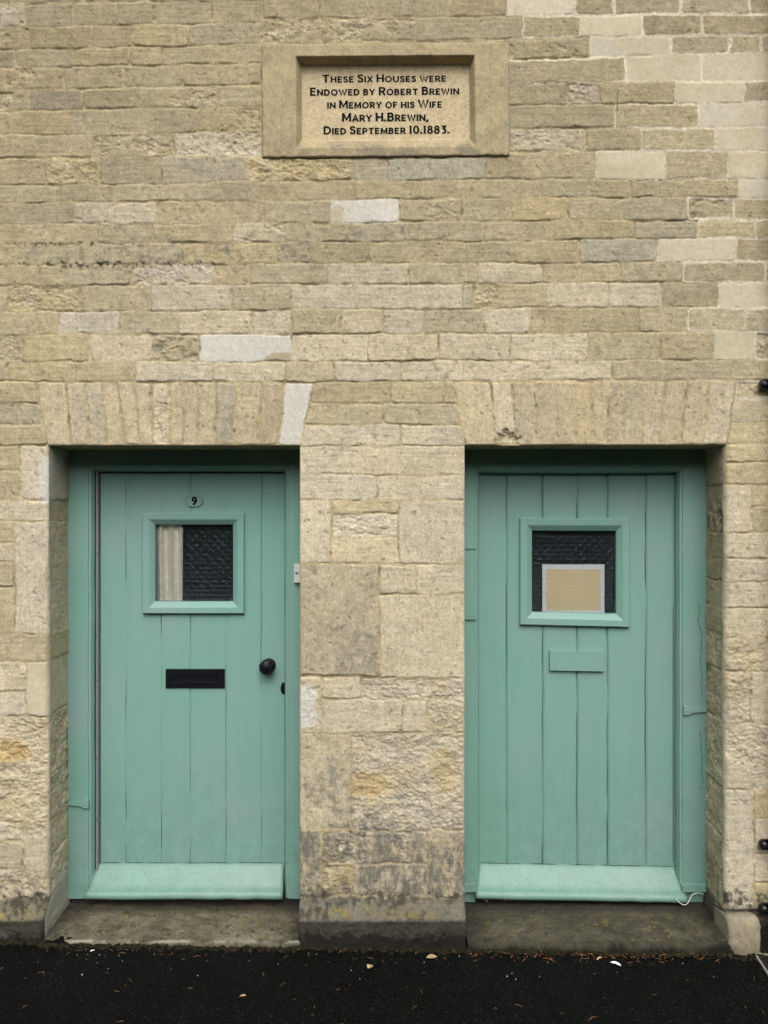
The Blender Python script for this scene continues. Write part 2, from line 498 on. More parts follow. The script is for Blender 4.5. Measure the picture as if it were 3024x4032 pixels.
row(bb[4], bb[5], HA(-20, 265, 532, 873, 1022, 1343) + HB(190, 470, 738, 1058, 1310, 1652, 1800), 't s pr t g p g p t g dm dm', True, True)
row(bb[5], bb[6], HA(-200, 28, 330, 617, 945, 1190, 1505) + HB(413, 455, 552, 757, 1007, 1222, 1456, 1740), 't yr t p g p p g tr t p p g nm dm', True, True)
row(bb[6], bb[7], HA(-60, 237, 488, 730, 1030, 1190, 1393, 1563) + HB(252, 498, 690, 1137, 1333, 1567, 1770), 't p g p p t p p g p g t gm gm', True, True)
row(bb[7], bb[8], HA(-160, 95, 363, 622, 815, 1192, 1503) + HB(312, 604, 925, 1214, 1441, 1608, 1780), 'tr t p sr w p p p p g t nm drm drm', True, True)
row(bb[8], bb[9], HA(-220, 27, 305, 553, 873, 1165, 1367, 1640) + HB(163, 415, 767, 1025, 1307, 1505, 1730), 't t t p p t p p p p p g g g gm', True, True)
# courses above the picture
y = -30.0
while y > -1300:
    h = rng.uniform(76, 100); x = -1500 - rng.uniform(0, 200)
    while x < 4500:
        w = rng.uniform(180, 340); rect(x, y - h, x + w, y, rng.choice(['t', 't', 'g', 'd', 'p', 'tr', 'nm'])); x += w
    y -= h
for x0, x1, c in ((-300, 40, 'd'), (40, 330, 't'), (330, 620, 'g'), (620, 1032, 't')):
    rect(x0, -60, x1, 8, c)
# flat arches
LY = 1755.0
def voussoirs(f, top, bot, ytop, ybot, codes):
    for i, c in enumerate(codes.split()):
        quad((f(top[i]), ytop[0] + (ytop[1] - ytop[0]) * i / len(top)), (f(top[i + 1]), ytop[0] + (ytop[1] - ytop[0]) * (i + 1) / len(top)),
             (f(bot[i + 1]), ybot), (f(bot[i]), ybot), c + 'v')
LT1 = [145, 265, 345, 415, 482, 548, 616, 690, 750, 803, 882, 967, 1070, 1165, 1283]
LB1 = [192, 287, 365, 435, 507, 570, 625, 690, 746, 808, 877, 955, 1050, 1132, 1228]
voussoirs(A, LT1, LB1, (1502, 1504), LY, 't t g t t t pr t t t g t t w')
LT2 = [372, 527, 612, 703, 791, 873, 941, 1012, 1076, 1165, 1241, 1330, 1420, 1537]
LB2 = [420, 550, 637, 715, 803, 877, 942, 1003, 1067, 1145, 1217, 1305, 1395, 1490]
voussoirs(B, LT2, LB2, (1502, 1496), 1753, 't p t t t y t t g t t t t')
# masonry beside the arches
yy = [1503, 1588, 1673, LY]
for i in range(3):
    f0, f1 = i / 3, (i + 1) / 3
    e = lambda f, a, b: a + (b - a) * f
    xl = (e(f0, A(LT1[0]), A(LB1[0])), e(f1, A(LT1[0]), A(LB1[0])))
    if i == 0:
        quad((-190, yy[0]), (xl[0], yy[0]), (xl[1], yy[1]), (-190, yy[1]), 't')
    else:
        quad((-120 - i * 60, yy[i]), (xl[0], yy[i]), (xl[1], yy[i + 1]), (-120 - i * 60, yy[i + 1]), 'd' if i == 1 else 't')
    xr = (e(f0, A(LT1[-1]), A(LB1[-1])), e(f1, A(LT1[-1]), A(LB1[-1])))
    xq = (e(f0, B(LT2[0]), B(LB2[0])), e(f1, B(LT2[0]), B(LB2[0])))
    hs = ([A(1597)], [A(1565)], [A(1527), A(1635)])[i]
    ed = [xr] + [(h, h) for h in hs] + [xq]
    for a, b_ in zip(ed[:-1], ed[1:]):
        quad((a[0], yy[i]), (b_[0], yy[i]), (b_[1], yy[i + 1]), (a[1], yy[i + 1]), ('t', 'g', 'p')[i])
    xz = (e(f0, B(LT2[-1]), B(LB2[-1])), e(f1, B(LT2[-1]), B(LB2[-1])))
    ya, yb = ((1500, 1570), (1570, 1657), (1657, 1747))[i]
    quad((xz[0], ya), (3110, ya), (3110, yb), (xz[1], yb), ('drm', 'dm', 't')[i])
def T(kx, x0, y0):
    return lambda a, b, c, d, code: rect(x0 + a * kx, y0 + b * kx, x0 + c * kx, y0 + d * kx, code)
# left pier
t = T(.7233, 0, 1700)
for a in ((-200, 78, 107, 212, 't'), (107, 78, 270, 372, 'p'), (-160, 212, 107, 372, 't'), (-230, 372, 270, 485, 'p'), (-150, 485, 76, 602, 't'), (76, 485, 272, 1102, 'pv'),
          (-180, 602, 76, 705, 'p'), (-140, 705, 76, 850, 't'), (-200, 850, 76, 1102, 't'), (-160, 1102, 272, 1252, 't'), (-190, 1252, 143, 1412, 'p'), (-150, 1412, 143, 1548, 'p'),
          (143, 1252, 280, 1548, 'no'), (-220, 1548, 272, 2127, 'xr')): t(*a)
t = T(.7233, 0, 2800)
for a in ((-150, 604, 122, 706, 'pr'), (-180, 706, 122, 858, 'k'), (-160, 858, 122, 1018, 'xr'), (122, 604, 270, 1018, 'pr'), (-300, 1018, 300, 1290, 'q')): t(*a)
# pier between the doors
t = T(.6028, 1000, 1700)
for a in ((270, 92, 630, 276, 'p'), (630, 92, 1400, 282, 'p'), (270, 278, 804, 443, 'p'), (804, 283, 1097, 445, 'p'), (1097, 286, 1400, 448, 'p'), (270, 445, 505, 860, 'pv'),
          (505, 447, 945, 530, 't'), (505, 530, 945, 688, 'pr'), (505, 688, 945, 860, 'p'), (945, 448, 1400, 864, 'pv'), (270, 860, 819, 1597, 'kv'),
          (819, 865, 1056, 1056, 'p'), (1056, 865, 1400, 1060, 'p'), (819, 1058, 1400, 1610, 'pv'), (270, 1598, 448, 1968, 'pr'), (448, 1600, 702, 1747, 'p'),
          (702, 1606, 1400, 1752, 'xr'), (448, 1747, 964, 1968, 'p'), (964, 1752, 1131, 1968, 'p'), (1131, 1700, 1400, 1972, 'xr')): t(*a)
t = T(.6028, 1000, 2800)
for a in ((270, 140, 636, 772, 'kv'), (636, 143, 1400, 782, 'xr'), (270, 772, 442, 1218, 'k'), (442, 782, 1131, 1003, 'kr'), (442, 1003, 648, 1212, 'yr'),
          (648, 1003, 1131, 1212, 'k'), (1131, 782, 1400, 1225, 'k'), (240, 1218, 1430, 1600, 'q')): t(*a)
# right pier
t = T(.7233, 1824, 1700)
for a in ((1400, 66, 1800, 167, 't'), (1400, 167, 1790, 287, 't'), (1400, 287, 1573, 548, 'p'), (1573, 287, 1800, 408, 't'), (1573, 408, 1780, 548, 't'), (1400, 548, 1790, 692, 'p'),
          (1400, 692, 1800, 818, 'p'), (1400, 818, 1780, 960, 'p'), (1400, 960, 1800, 1110, 'p'), (1400, 1110, 1780, 1305, 'pr'), (1400, 1305, 1568, 1585, 'xr'), (1568, 1305, 1800, 1443, 'p'),
          (1568, 1443, 1790, 1585, 'p'), (1400, 1585, 1800, 1953, 'pr')): t(*a)
t = T(.7233, 1824, 2800)
for a in ((1400, 432, 1585, 1090, 'p'), (1585, 436, 1790, 586, 't'), (1585, 586, 1780, 775, 'p'), (1585, 775, 1800, 935, 'p'), (1585, 935, 1790, 1090, 't'), (1400, 1090, 1790, 1400, 'q')): t(*a)
# piers outside the picture
for xa, xb in ((-1500, -110), (3095, 4500)):
    y = 1503.0
    while y < 3540:
        h = min(rng.uniform(80, 130), 3545 - y); h = h if 3540 - y - h > 30 else 3545 - y
        x = xa - 60
        while x < xb - 20:
            w = rng.uniform(180, 330); x1 = min(x + w, xb)
            rect(x, y, x1, y + h, rng.choice(['t', 'p', 'g', 't'])); x = x1
        y += h
    x = xa
    while x < xb:
        rect(x, 3540, min(x + 420, xb), 3780, 'q'); x += 420

ALB = {'t': (0.432, 0.368, 0.234), 'g': (0.412, 0.361, 0.243), 'd': (0.388, 0.333, 0.217), 'n': (0.545, 0.49, 0.365), 'w': (0.58, 0.555, 0.485),
       'y': (0.435, 0.36, 0.215), 'p': (0.545, 0.480, 0.352), 'b': (0.425, 0.385, 0.28), 's': (0.40, 0.345, 0.23), 'k': (0.48, 0.42, 0.30),
       'x': (0.515, 0.45, 0.325), 'q': (0.17, 0.155, 0.11)}
MORTAR = np.array((0.41, 0.335, 0.195)); PALEMORTAR = np.array((0.56, 0.505, 0.385))

def lay_stones(X, Yv, stones, pale_to=None):
    """returns face height (m, outwards) and albedo for the points X,Yv (photo-plane mm)"""
    sh = X.shape
    wx = X + 5.0 * fbm(X, Yv, 70, 3, 101) + 1.6 * vnoise(X / 11, Yv / 11, 120)
    wy = Yv + 4.0 * fbm(X, Yv, 80, 3, 131) + 1.6 * vnoise(X / 13, Yv / 13, 140)
    best = np.full(sh, -1e3, np.float32); ids = np.full(sh, -1, np.int32)
    xs = X[0]; ys = Yv[:, 0]
    for i, (q, code) in enumerate(stones):
        x0, x1 = q[:, 0].min() - 22, q[:, 0].max() + 22
        y0, y1 = q[:, 1].min() - 22, q[:, 1].max() + 22
        j0, j1 = np.searchsorted(xs, (x0, x1)); k0, k1 = np.searchsorted(ys, (y0, y1))
        if j1 <= j0 or k1 <= k0: continue
        px = wx[k0:k1, j0:j1]; py = wy[k0:k1, j0:j1]
        acc = 0.0
        for a in range(4):
            p, n_ = q[a], q[(a + 1) % 4]
            ex, ey = n_ - p; L = math.hypot(ex, ey) + 1e-6
            dd = (-(px - p[0]) * ey + (py - p[1]) * ex) / L
            acc = acc + np.exp(np.clip(-dd / 3.5, -30, 30))
        dd = -3.5 * np.log(acc)
        bsub = best[k0:k1, j0:j1]; isub = ids[k0:k1, j0:j1]
        w = dd > bsub
        bsub[w] = dd[w]; isub[w] = i
    n = len(stones)
    rr = np.random.RandomState(5)
    base = np.zeros((n + 1, 3)); off = np.zeros(n + 1); rough = np.zeros(n + 1); pale = np.zeros(n + 1); vert = np.zeros(n + 1); flat = np.zeros(n + 1); spots = np.zeros(n + 1); tx = np.zeros(n + 1); ty = np.zeros(n + 1); cx = np.zeros(n + 1); cy = np.zeros(n + 1)
    for i, (q, code) in enumerate(stones):
        c = np.array(ALB[code[0]])
        j = rr.normal(0, 0.055 if 'v' in code else 0.034) if code[0] not in 'nw' else rr.normal(0, 0.025)
        hue = rr.normal(0, 0.02)
        lift = 0.78 + 0.28 * min(1, max(0, (q[:, 1].mean() - 200) / 1700)) if code[0] in 'tgdsyb' else 1.0  # light falloff and lens vignette painted into stone colour, darker towards the top
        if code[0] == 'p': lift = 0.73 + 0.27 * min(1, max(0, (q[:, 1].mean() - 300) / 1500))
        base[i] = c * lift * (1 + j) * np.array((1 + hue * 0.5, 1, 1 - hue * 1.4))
        if 'v' in code and code[0] in 'tgdy': base[i] = base[i] * np.array((1.03, 1.035, 1.11))
        off[i] = rr.normal(0, 0.0011)
        rough[i] = 1.0 if 'r' in code else 0.0
        flat[i] = 1.0 if code[0] in 'nw' else 0.0
        if 'm' in code and code[0] in 'dgt': base[i] = base[i] * 1.10
        pale[i] = 1.0 if (code[0] == 'n' or 'm' in code) and 'o' not in code else 0.0
        vert[i] = 1.0 if 'v' in code else 0.0
        spots[i] = 1.0 if code[0] in 'sk' else (0.35 if code[0] in 'dg' else 0.1)
        tx[i], ty[i] = rr.normal(0, 0.005, 2)
        cx[i], cy[i] = q[:, 0].mean(), q[:, 1].mean()
    base[n] = MORTAR
    I = np.where(ids < 0, n, ids)
    Bc = base[I]; rg = rough[I]; pl = pale[I]; fl = flat[I]; sp = spots[I]
    d = best - 3.2 * np.clip(fbm(X, Yv, 26, 4, 145, 0.7), 0, 1) * (1 - 0.6 * fl)
    jw = 1.7 + 2.1 * pl + 1.3 * vert[I] + 1.3 * vnoise(X / 60, Yv / 40, 150) * (1 - 0.4 * pl)
    edge = 3.2 + 3.5 * rg + 5.0 * np.clip(vnoise(X / 40, Yv / 40, 160) - 0.1, 0, 1) - 1.2 * fl
    full = np.array([1.0 if s_[1][0] in 'xy' else 0.0 for s_ in stones] + [0.0])[I]
    rg = rg * np.maximum(full, ss(-0.35, 0.15, fbm(X, Yv, 95, 4, 165, 0.6)))
    m = ss(0, 1, (d - jw) / edge)                       # 0 in the joint, 1 on the stone
    low = fbm(X, Yv, 90, 3, 170); fine = fbm(X, Yv, 16, 4, 180, 0.7)
    streakv = vnoise(X / 5.0, Yv / 70, 190); streakh = vnoise(X / 80, Yv / 6.0, 191)
    rid = 1 - np.abs(fbm(X + 8 * low, Yv * 1.7, 75, 5, 200, 0.6))
    pit = np.clip(fbm(X, Yv, 17, 3, 215) - 0.72, 0, 1)
    hst = off[I] + (tx[I] * (X - cx[I]) + ty[I] * (Yv - cy[I])) / 1000 * 0.5
    hst = hst + (1 - 0.75 * fl) * (0.0016 * low + 0.0009 * fine - 0.006 * pit) + (1 - fl) * np.where(vert[I] > 0, 0.0006 * streakv, 0.0005 * streakh)
    tq = fbm(X + 10 * low, Yv * 1.5, 62, 6, 200, 0.62) * 2.6
    tfr = tq - np.floor(tq)
    terr = (np.floor(tq) + ss(0.55, 1.0, tfr)) / 2.6
    flake = fbm(X, Yv * 1.4, 13, 3, 205, 0.7)
    hst = hst + rg * (0.0060 * terr - 0.0025 + 0.0024 * flake)
    dep = 0.0012 + 0.0050 * np.clip(vnoise(X / 150, Yv / 30, 220) + 0.05, 0, 1) + 0.006 * np.clip(vnoise(X / 40, Yv / 25, 225) - 0.1, 0, 1)
    dep = dep * (1 - 0.7 * pl) * (0.95 - 0.15 * vert[I]) + 0.0006 * vert[I]
    hmo = -dep + 0.0012 * fine + off[I] * 0.5
    h = hmo * (1 - m) + hst * m
    # colour
    mot = 1 + (0.12 * fbm(X, Yv, 60, 5, 230, 0.7) + 0.15 * fine) * (1 - 0.7 * fl) + 0.07 * np.where(vert[I] > 0, streakv, streakh) * (1 - fl)
    big = 1 + 0.07 * fbm(X, Yv, 500, 3, 240)
    stone = Bc * (mot * big)[..., None]
    # mottled clay-yellow and pale fresh faces on broken stone
    fy = (ss(0.0, 0.6, fbm(X, Yv, 110, 4, 250)) * 0.38 * (0.2 + 0.8 * rg) * (1 - fl))[..., None]
    stone = stone * (1 - fy) + np.array((0.46, 0.36, 0.19)) * fy
    fp = (ss(0.05, 0.6, fbm(X, Yv, 38, 5, 255, 0.7)) * 0.55 * rg)[..., None]
    stone = stone * (1 - fp) + np.array((0.54, 0.48, 0.35)) * fp
    # grey-black lichen specks
    lg = ss(0.30, 0.9, fbm(X, Yv, 40, 5, 260, 0.7)) * sp * (1 - fl) * 0.75
    stone = stone * (1 - lg[..., None]) + np.array((0.155, 0.145, 0.11)) * lg[..., None]
    pt = (np.clip(pit * 4, 0, 1) * 0.45 * (1 - fl))[..., None]
    stone = stone * (1 - pt) + np.array((0.17, 0.14, 0.09)) * pt
    if True:
        wpat = (ss(-0.1, 0.8, fbm(X, Yv, 130, 4, 275)) * 0.5 * fl)[..., None]
        stone = stone * (1 - wpat) + np.array((0.45, 0.385, 0.26)) * wpat
    vj = vert[I][..., None]
    mo = (0.55 * MORTAR + 0.45 * Bc) * (1 - vj) + np.array((0.44, 0.36, 0.215)) * vj
    mo = mo * (1 - pl[..., None]) + PALEMORTAR * pl[..., None]
    mo = mo * (1 + 0.15 * fbm(X, Yv, 90, 3, 280) + 0.12 * fine)[..., None]
    dirty = (ss(-0.1, 0.6, vnoise(X / 120, Yv / 26, 285)) * ss(0.0, 0.004, dep - 0.002) * 0.62 * (1 - pl))[..., None]
    mo = mo * (1 - dirty) + np.array((0.15, 0.125, 0.08)) * dirty
    smear = ss(0.1, 0.9, vnoise(X / 50, Yv / 50, 290)) * pl * (1 - fl)       # lime smeared over the arrises
    mm = np.clip(m - 0.5 * smear * (1 - ss(8, 22, d)), 0, 1)
    cm = ss(0.05, 0.75, mm)[..., None]
    global GRAIN
    GRAIN = 1 - np.where(Bc[..., 2] > 0.40, 0.30, 0.72) * fl * cm[..., 0]
    return h, mo * (1 - cm) + stone * cm, m, ids

def blob(X, Yv, cx, cy, rx, ry, seed, s=40, soft=0.35):
    dd = np.sqrt(((X - cx) / rx) ** 2 + ((Yv - cy) / ry) ** 2) + 0.45 * fbm(X, Yv, s, 4, seed, 0.65)
    return 1 - ss(1 - soft, 1 + soft, dd)

def axis(breaks, fine, lo, hi):
    """sorted coordinates: fine spacing in [lo,hi] hitting every break, growing outside"""
    pts = [lo] + sorted(b for b in breaks if lo < b < hi) + [hi]
    out = []
    for a, b in zip(pts[:-1], pts[1:]):
        n = max(1, int(round((b - a) / fine)))
        out += list(np.linspace(a, b, n, endpoint=False))
    out.append(hi)
    return out
def grow(start, end, s0, g=1.12, mx=22):
    o = []; x = start; s = s0; sg = 1 if end > start else -1
    while (end - x) * sg > s:
        x += s * sg; o.append(x); s = min(s * g, mx)
    o.append(end)
    return o

OX = (190.0, 1180.0, 1830.0, 2855.0)
OY1, OY2 = 1755.0, 1753.0
STEP = 3.2
xs = np.array(sorted(grow(-40, -1490, STEP) + axis(OX + PL, STEP, -40, 3064) + grow(3064, 4480, STEP)))
ys = np.array(sorted(grow(-40, -1290, STEP) + axis((OY1, OY2, 172., 622.), STEP, -40, 3740)))
X, Yp = np.meshgrid(xs, ys)
X = X.astype(np.float32); Yp = Yp.astype(np.float32)
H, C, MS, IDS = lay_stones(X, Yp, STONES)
GR_WALL = GRAIN

def stain(mask, col, k):
    global C
    mk = (mask * k)[..., None]
    C = C * (1 - mk) + np.array(col) * mk

def weather(X, Yp, C):
    def st(C, mask, col, k):
        mk = (np.clip(mask, 0, 1) * k)[..., None]
        return C * (1 - mk) + np.array(col) * mk
    GR = (0.165, 0.155, 0.125)
    n = fbm(X, Yp, 30, 5, 300, 0.75)
    # soot and lichen along the middle courses at left
    C = st(C, blob(X, Yp, 560, 1010, 420, 75, 301, 50) * ss(-0.1, 0.7, n), GR, 0.65)
    C = st(C, blob(X, Yp, 1180, 1000, 330, 70, 302, 50) * ss(0.0, 0.7, n), GR, 0.55)
    C = st(C, blob(X, Yp, 1400, 900, 220, 35, 303, 50) * ss(0.0, 0.7, n), GR, 0.5)
    C = st(C, blob(X, Yp, 480, 1040, 420, 14, 304, 25) * ss(0.1, 0.5, fbm(X, Yp, 12, 3, 305)), (0.03, 0.028, 0.025), 0.85)
    C = st(C, blob(X, Yp, 260, 960, 260, 9, 307, 25) * ss(0.2, 0.5, fbm(X, Yp, 12, 3, 308)), (0.03, 0.028, 0.025), 0.85)
    # grey grime on the lower middle pier
    inp = ss(1170, 1185, X) * (1 - ss(1835, 1850, X))
    C = st(C, inp * ss(3190, 3330, Yp + 90 * fbm(X, Yp, 110, 4, 310)) * ss(-0.75, 0.5, fbm(X, Yp * 0.5, 24, 5, 311, 0.8)) * (0.35 + 0.65 * np.clip(MS, 0, 1)) * (1 - 0.8 * blob(X, Yp, 1330, 3440, 55, 50, 319, 40)), (0.150, 0.146, 0.125), 0.93)
    C = st(C, blob(X, Yp, 1330, 3120, 100, 130, 312, 60) * ss(-0.3, 0.6, n), (0.22, 0.215, 0.18), 0.8)
    C = st(C, blob(X, Yp, 1420, 2570, 95, 110, 313, 60) * ss(-0.1, 0.7, n), (0.25, 0.24, 0.20), 0.75)
    C = st(C, blob(X, Yp, 1620, 3200, 130, 110, 314, 70) * ss(-0.3, 0.6, n), (0.30, 0.29, 0.25), 0.7)
    C = st(C, blob(X, Yp, 1440, 3090, 75, 45, 315, 50), (0.50, 0.36, 0.17), 0.65)
    C = st(C, blob(X, Yp, 1640, 2950, 190, 50, 316, 60) * ss(-0.2, 0.5, n), (0.43, 0.40, 0.33), 0.8)
    C = st(C, blob(X, Yp, 1750, 3020, 50, 90, 317, 60), (0.50, 0.39, 0.20), 0.6)
    # left pier
    C = st(C, blob(X, Yp, 40, 2960, 60, 45, 320, 50), (0.50, 0.33, 0.10), 0.6)
    C = st(C, ss(3380, 3560, Yp + 70 * n) * (1 - ss(180, 200, X)) * ss(-0.5, 0.6, n), (0.24, 0.22, 0.17), 0.7)
    # rising damp and moss
    C = st(C, ss(3505, 3535, Yp + 25 * n) * (1 - ss(3548, 3560, Yp)) * ss(-0.3, 0.4, n), (0.055, 0.05, 0.04), 0.85)
    C = st(C, ss(3535, 3560, Yp) * (1 - ss(3590, 3604, Yp)) * ss(-0.7, 0.7, n), (0.135, 0.12, 0.08), 0.88)
    C = st(C, ss(3592, 3606, Yp + 6 * n), (0.036, 0.034, 0.027), 0.92)
    C = st(C, ss(3592, 3606, Yp) * ss(0.1, 0.9, fbm(X, Yp, 55, 6, 351, 0.8)), (0.13, 0.122, 0.095), 0.42)
    C = st(C, ss(3640, 3668, Yp + 30 * n), (0.014, 0.012, 0.009), 0.95)
    C = st(C, ss(3530, 3550, Yp) * (1 - ss(3595, 3604, Yp)) * ss(0.05, 0.55, fbm(X, Yp, 26, 4, 353, 0.7)), (0.045, 0.042, 0.034), 0.85)
    C = st(C, ss(3470, 3540, Yp + 30 * n) * (1 - ss(3545, 3560, Yp)) * ss(0.0, 0.5, fbm(X, Yp, 60, 5, 355, 0.7)), (0.05, 0.047, 0.04), 0.8)
    C = st(C, blob(X, Yp, 1335, 3578, 60, 16, 330, 20) * ss(-0.1, 0.4, n), (0.26, 0.21, 0.035), 0.6)
    C = st(C, blob(X, Yp, 1560, 3585, 150, 12, 331, 20) * ss(0.1, 0.5, n), (0.22, 0.185, 0.04), 0.5)
    C = st(C, blob(X, Yp, 60, 3580, 90, 14, 332, 20) * ss(0.1, 0.5, n), (0.30, 0.25, 0.05), 0.6)
    # lime plaster repairs
    C = st(C, blob(X, Yp, 1095, 1412, 62, 26, 344, 40, 0.12) * (Yp < 1424), (0.40, 0.335, 0.21), 0.9)
    C = st(C, blob(X, Yp, 1330, 850, 22, 40, 346, 40, 0.2), (0.43, 0.37, 0.24), 0.7)
    WH = (0.60, 0.58, 0.52)
    C = st(C, blob(X, Yp, 178, 1890, 30, 78, 340, 60, 0.12) * (X > 120), WH, 0.95)
    C = st(C, blob(X, Yp, 1205, 2790, 42, 85, 341, 60, 0.12), WH, 0.95)
    # a green paint drip left on the wall beside the tablet
    C = st(C, ((np.abs(X - 2432 - 2 * vnoise(Yp / 12, X / 90, 345)) < 3.2) & (Yp > 352) & (Yp < 440)).astype(np.float32), (0.10, 0.14, 0.10), 0.8)
    return C
C = weather(X, Yp, C)

C = np.concatenate([C, GR_WALL[..., None]], -1)
# drainage lip, corner arrises
def plinth_off(Yp, Xv=None):
    p = 0.055 * np.clip((Yp - 3540) / 60.0, 0, 1)
    if Xv is not None: p = p * (1 - ss(2700, 2860, Xv) * (1 - ss(3095, 3110, Xv)))
    return p
def arris(Yp, k):
    base = 0.007 + 0.009 * np.clip(fbm(np.full_like(Yp, 13.0 * k), Yp, 120, 3, 400 + k), 0, 1)
    if k == 3: base = base + 0.022 * (0.6 + 0.4 * fbm(np.full_like(Yp, 50.0), Yp, 90, 3, 420))
    if k == 0: base = base + 0.010 * ss(2150, 2300, Yp)
    return np.clip(base, 0.006, 0.06)
Ydep = -H - plinth_off(Yp, X)
Ydep = Ydep - 0.007 * fbm(X, Yp, 75, 5, 360, 0.65) * ss(3545, 3600, Yp) * (np.minimum.reduce([np.abs(X - o_) for o_ in OX]) > 95)
def arc(e, r_):
    u = np.clip(1 - e / r_, 0, 1)
    return r_ * (1 - np.sqrt(np.clip(1 - u * u, 0, 1)))
for k, (xe, sgn, oy) in enumerate(((OX[0], -1, OY1), (OX[1], 1, OY1), (OX[2], -1, OY2), (OX[3], 1, OY2))):
    e = (X - xe) * sgn / 1000.0
    r_ = arris(Yp, k)
    use = (e >= -1e-6) & (e < 0.09) & (Yp >= oy - 1e-3)
    wgt = ss(0, 0.012, e)
    tgt = -plinth_off(Yp, X) + arc(e, r_)
    Ydep = np.where(use, tgt * 1.0 - H * wgt, Ydep)
for oy, xa, xb in ((OY1, OX[0], OX[1]), (OY2, OX[2], OX[3])):
    e = (oy - Yp) / 1000.0
    r_ = 0.007 + 0.007 * np.clip(fbm(X, X * 0 + 7, 90, 3, 430), 0, 1)
    use = (e >= -1e-6) & (e < 0.06) & (X >= xa - 1e-3) & (X <= xb + 1e-3)
    wgt = ss(0, 0.012, e)
    Ydep = np.where(use, arc(e, r_) - H * wgt, Ydep)
# a spalled corner on the right-hand arch
sp_ = blob(X, Yp, 2000, 1735, 42, 32, 440, 30, 0.3)
Ydep = Ydep + 0.02 * sp_ * (Yp < OY2 - 1)
PW = np.stack([(X - 1512) / 1000.0, Ydep, (3720 - Yp) / 1000.0], -1)

house = thing('stone_house', (0, 0.15, 0), 'old two-door house front of coursed tan limestone with flat stone arches', 'house')
xc = 0.5 * (X[:-1, :-1] + X[1:, 1:]); yc = 0.5 * (Yp[:-1, :-1] + Yp[1:, 1:])
hole = ((xc > OX[0]) & (xc < OX[1]) & (yc > OY1)) | ((xc > OX[2]) & (xc < OX[3]) & (yc > OY2))
hole |= (xc > PL[0] + 14) & (xc < PL[1] - 14) & (yc > 186) & (yc < 608)
vid = IDS[:-1, :-1]
isv = np.array(['v' in c and y.max() < 1800 for y, c in [(s[0][:, 1], s[1]) for s in STONES]] + [False])
vous = isv[vid] & (yc > 1490) & (yc < OY1)
lint1 = vous & (xc < 1500) & ~hole
lint2 = vous & (xc >= 1500) & ~hole
pl_ = (yc > 3538) & ~hole
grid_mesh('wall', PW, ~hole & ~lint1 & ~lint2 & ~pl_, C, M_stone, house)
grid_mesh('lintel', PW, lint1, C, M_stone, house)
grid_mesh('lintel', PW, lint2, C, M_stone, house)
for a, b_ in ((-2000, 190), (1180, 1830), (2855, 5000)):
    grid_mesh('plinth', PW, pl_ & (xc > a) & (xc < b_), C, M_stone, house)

# reveals of the two doorways: same courses turning the corner
DEPTH = 0.33
def reveal(k, beds, codes, oy, splay, tint):
    xe = OX[k]; sgn = (1, -1, 1, -1)[k]              # which way the reveal faces
    rows = ys[ys >= oy - 1e-3]
    us = np.linspace(0, 1, 70)
    U, V = np.meshgrid(us * DEPTH * 1000, rows); U = U.astype(np.float32); V = V.astype(np.float32)
    stn = []
    for i, c in enumerate(codes.split()):
        y0, y1 = beds[i], beds[i + 1]
        q = np.array([(-60, y0), (420, y0), (420, y1), (-60, y1)], float)
        if 'h' in c:
            s = 90 + 60 * ((i * 37) % 3)
            stn.append((np.array([(-60, y0), (s, y0), (s, y1), (-60, y1)], float), c))
            stn.append((np.array([(s, y0), (420, y0), (420, y1), (s, y1)], float), c))
        else:
            stn.append((q, c))
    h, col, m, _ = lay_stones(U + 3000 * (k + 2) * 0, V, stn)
    r_ = arris(V, k)
    y0 = r_ - plinth_off(V, np.full_like(V, xe))
    yd = y0 + (U / 1000.0 / DEPTH) * (DEPTH - y0)
    w = ss(0, 0.03, U / 1000.0)
    xx = (xe - 1512) / 1000.0 + sgn * h * w - sgn * splay * U / 1000.0 / 0.22
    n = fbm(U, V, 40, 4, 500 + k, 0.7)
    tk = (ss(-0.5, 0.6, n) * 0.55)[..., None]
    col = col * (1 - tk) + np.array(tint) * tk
    if k == 0:
        f = blob(U, V, 60, 1870, 120, 100, 510, 60, 0.15)[..., None] * 0.9
        col = col * (1 - f) + np.array((0.47, 0.455, 0.37)) * f
        f = (ss(3450, 3520, V + 40 * n) * (1 - ss(3690, 3720, V)))[..., None] * 0.85
        col = col * (1 - f) + np.array((0.46, 0.44, 0.38)) * f
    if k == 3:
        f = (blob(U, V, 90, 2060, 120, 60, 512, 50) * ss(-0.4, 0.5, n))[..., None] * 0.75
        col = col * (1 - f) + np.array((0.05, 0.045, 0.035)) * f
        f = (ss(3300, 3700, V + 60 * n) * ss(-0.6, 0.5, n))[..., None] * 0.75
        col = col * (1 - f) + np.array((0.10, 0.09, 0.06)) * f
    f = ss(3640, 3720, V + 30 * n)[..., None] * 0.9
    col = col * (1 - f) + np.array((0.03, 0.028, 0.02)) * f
    P = np.stack([xx, yd, (3720 - V) / 1000.0], -1)
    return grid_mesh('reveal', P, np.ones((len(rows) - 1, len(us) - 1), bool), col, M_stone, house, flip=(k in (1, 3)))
y9 = lambda a: 1700 + a * .7233
y12 = lambda a: 2800 + a * .7233
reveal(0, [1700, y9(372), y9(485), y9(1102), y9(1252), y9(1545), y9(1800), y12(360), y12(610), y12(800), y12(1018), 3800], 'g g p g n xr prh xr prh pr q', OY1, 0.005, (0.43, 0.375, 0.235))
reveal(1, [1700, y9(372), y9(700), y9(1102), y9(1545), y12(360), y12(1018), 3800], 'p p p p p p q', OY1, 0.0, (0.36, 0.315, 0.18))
reveal(2, [1700, y9(372), y9(700), y9(1102), y9(1545), y12(360), y12(1018), 3800], 'p p p p p p q', OY2, 0.0, (0.36, 0.315, 0.18))
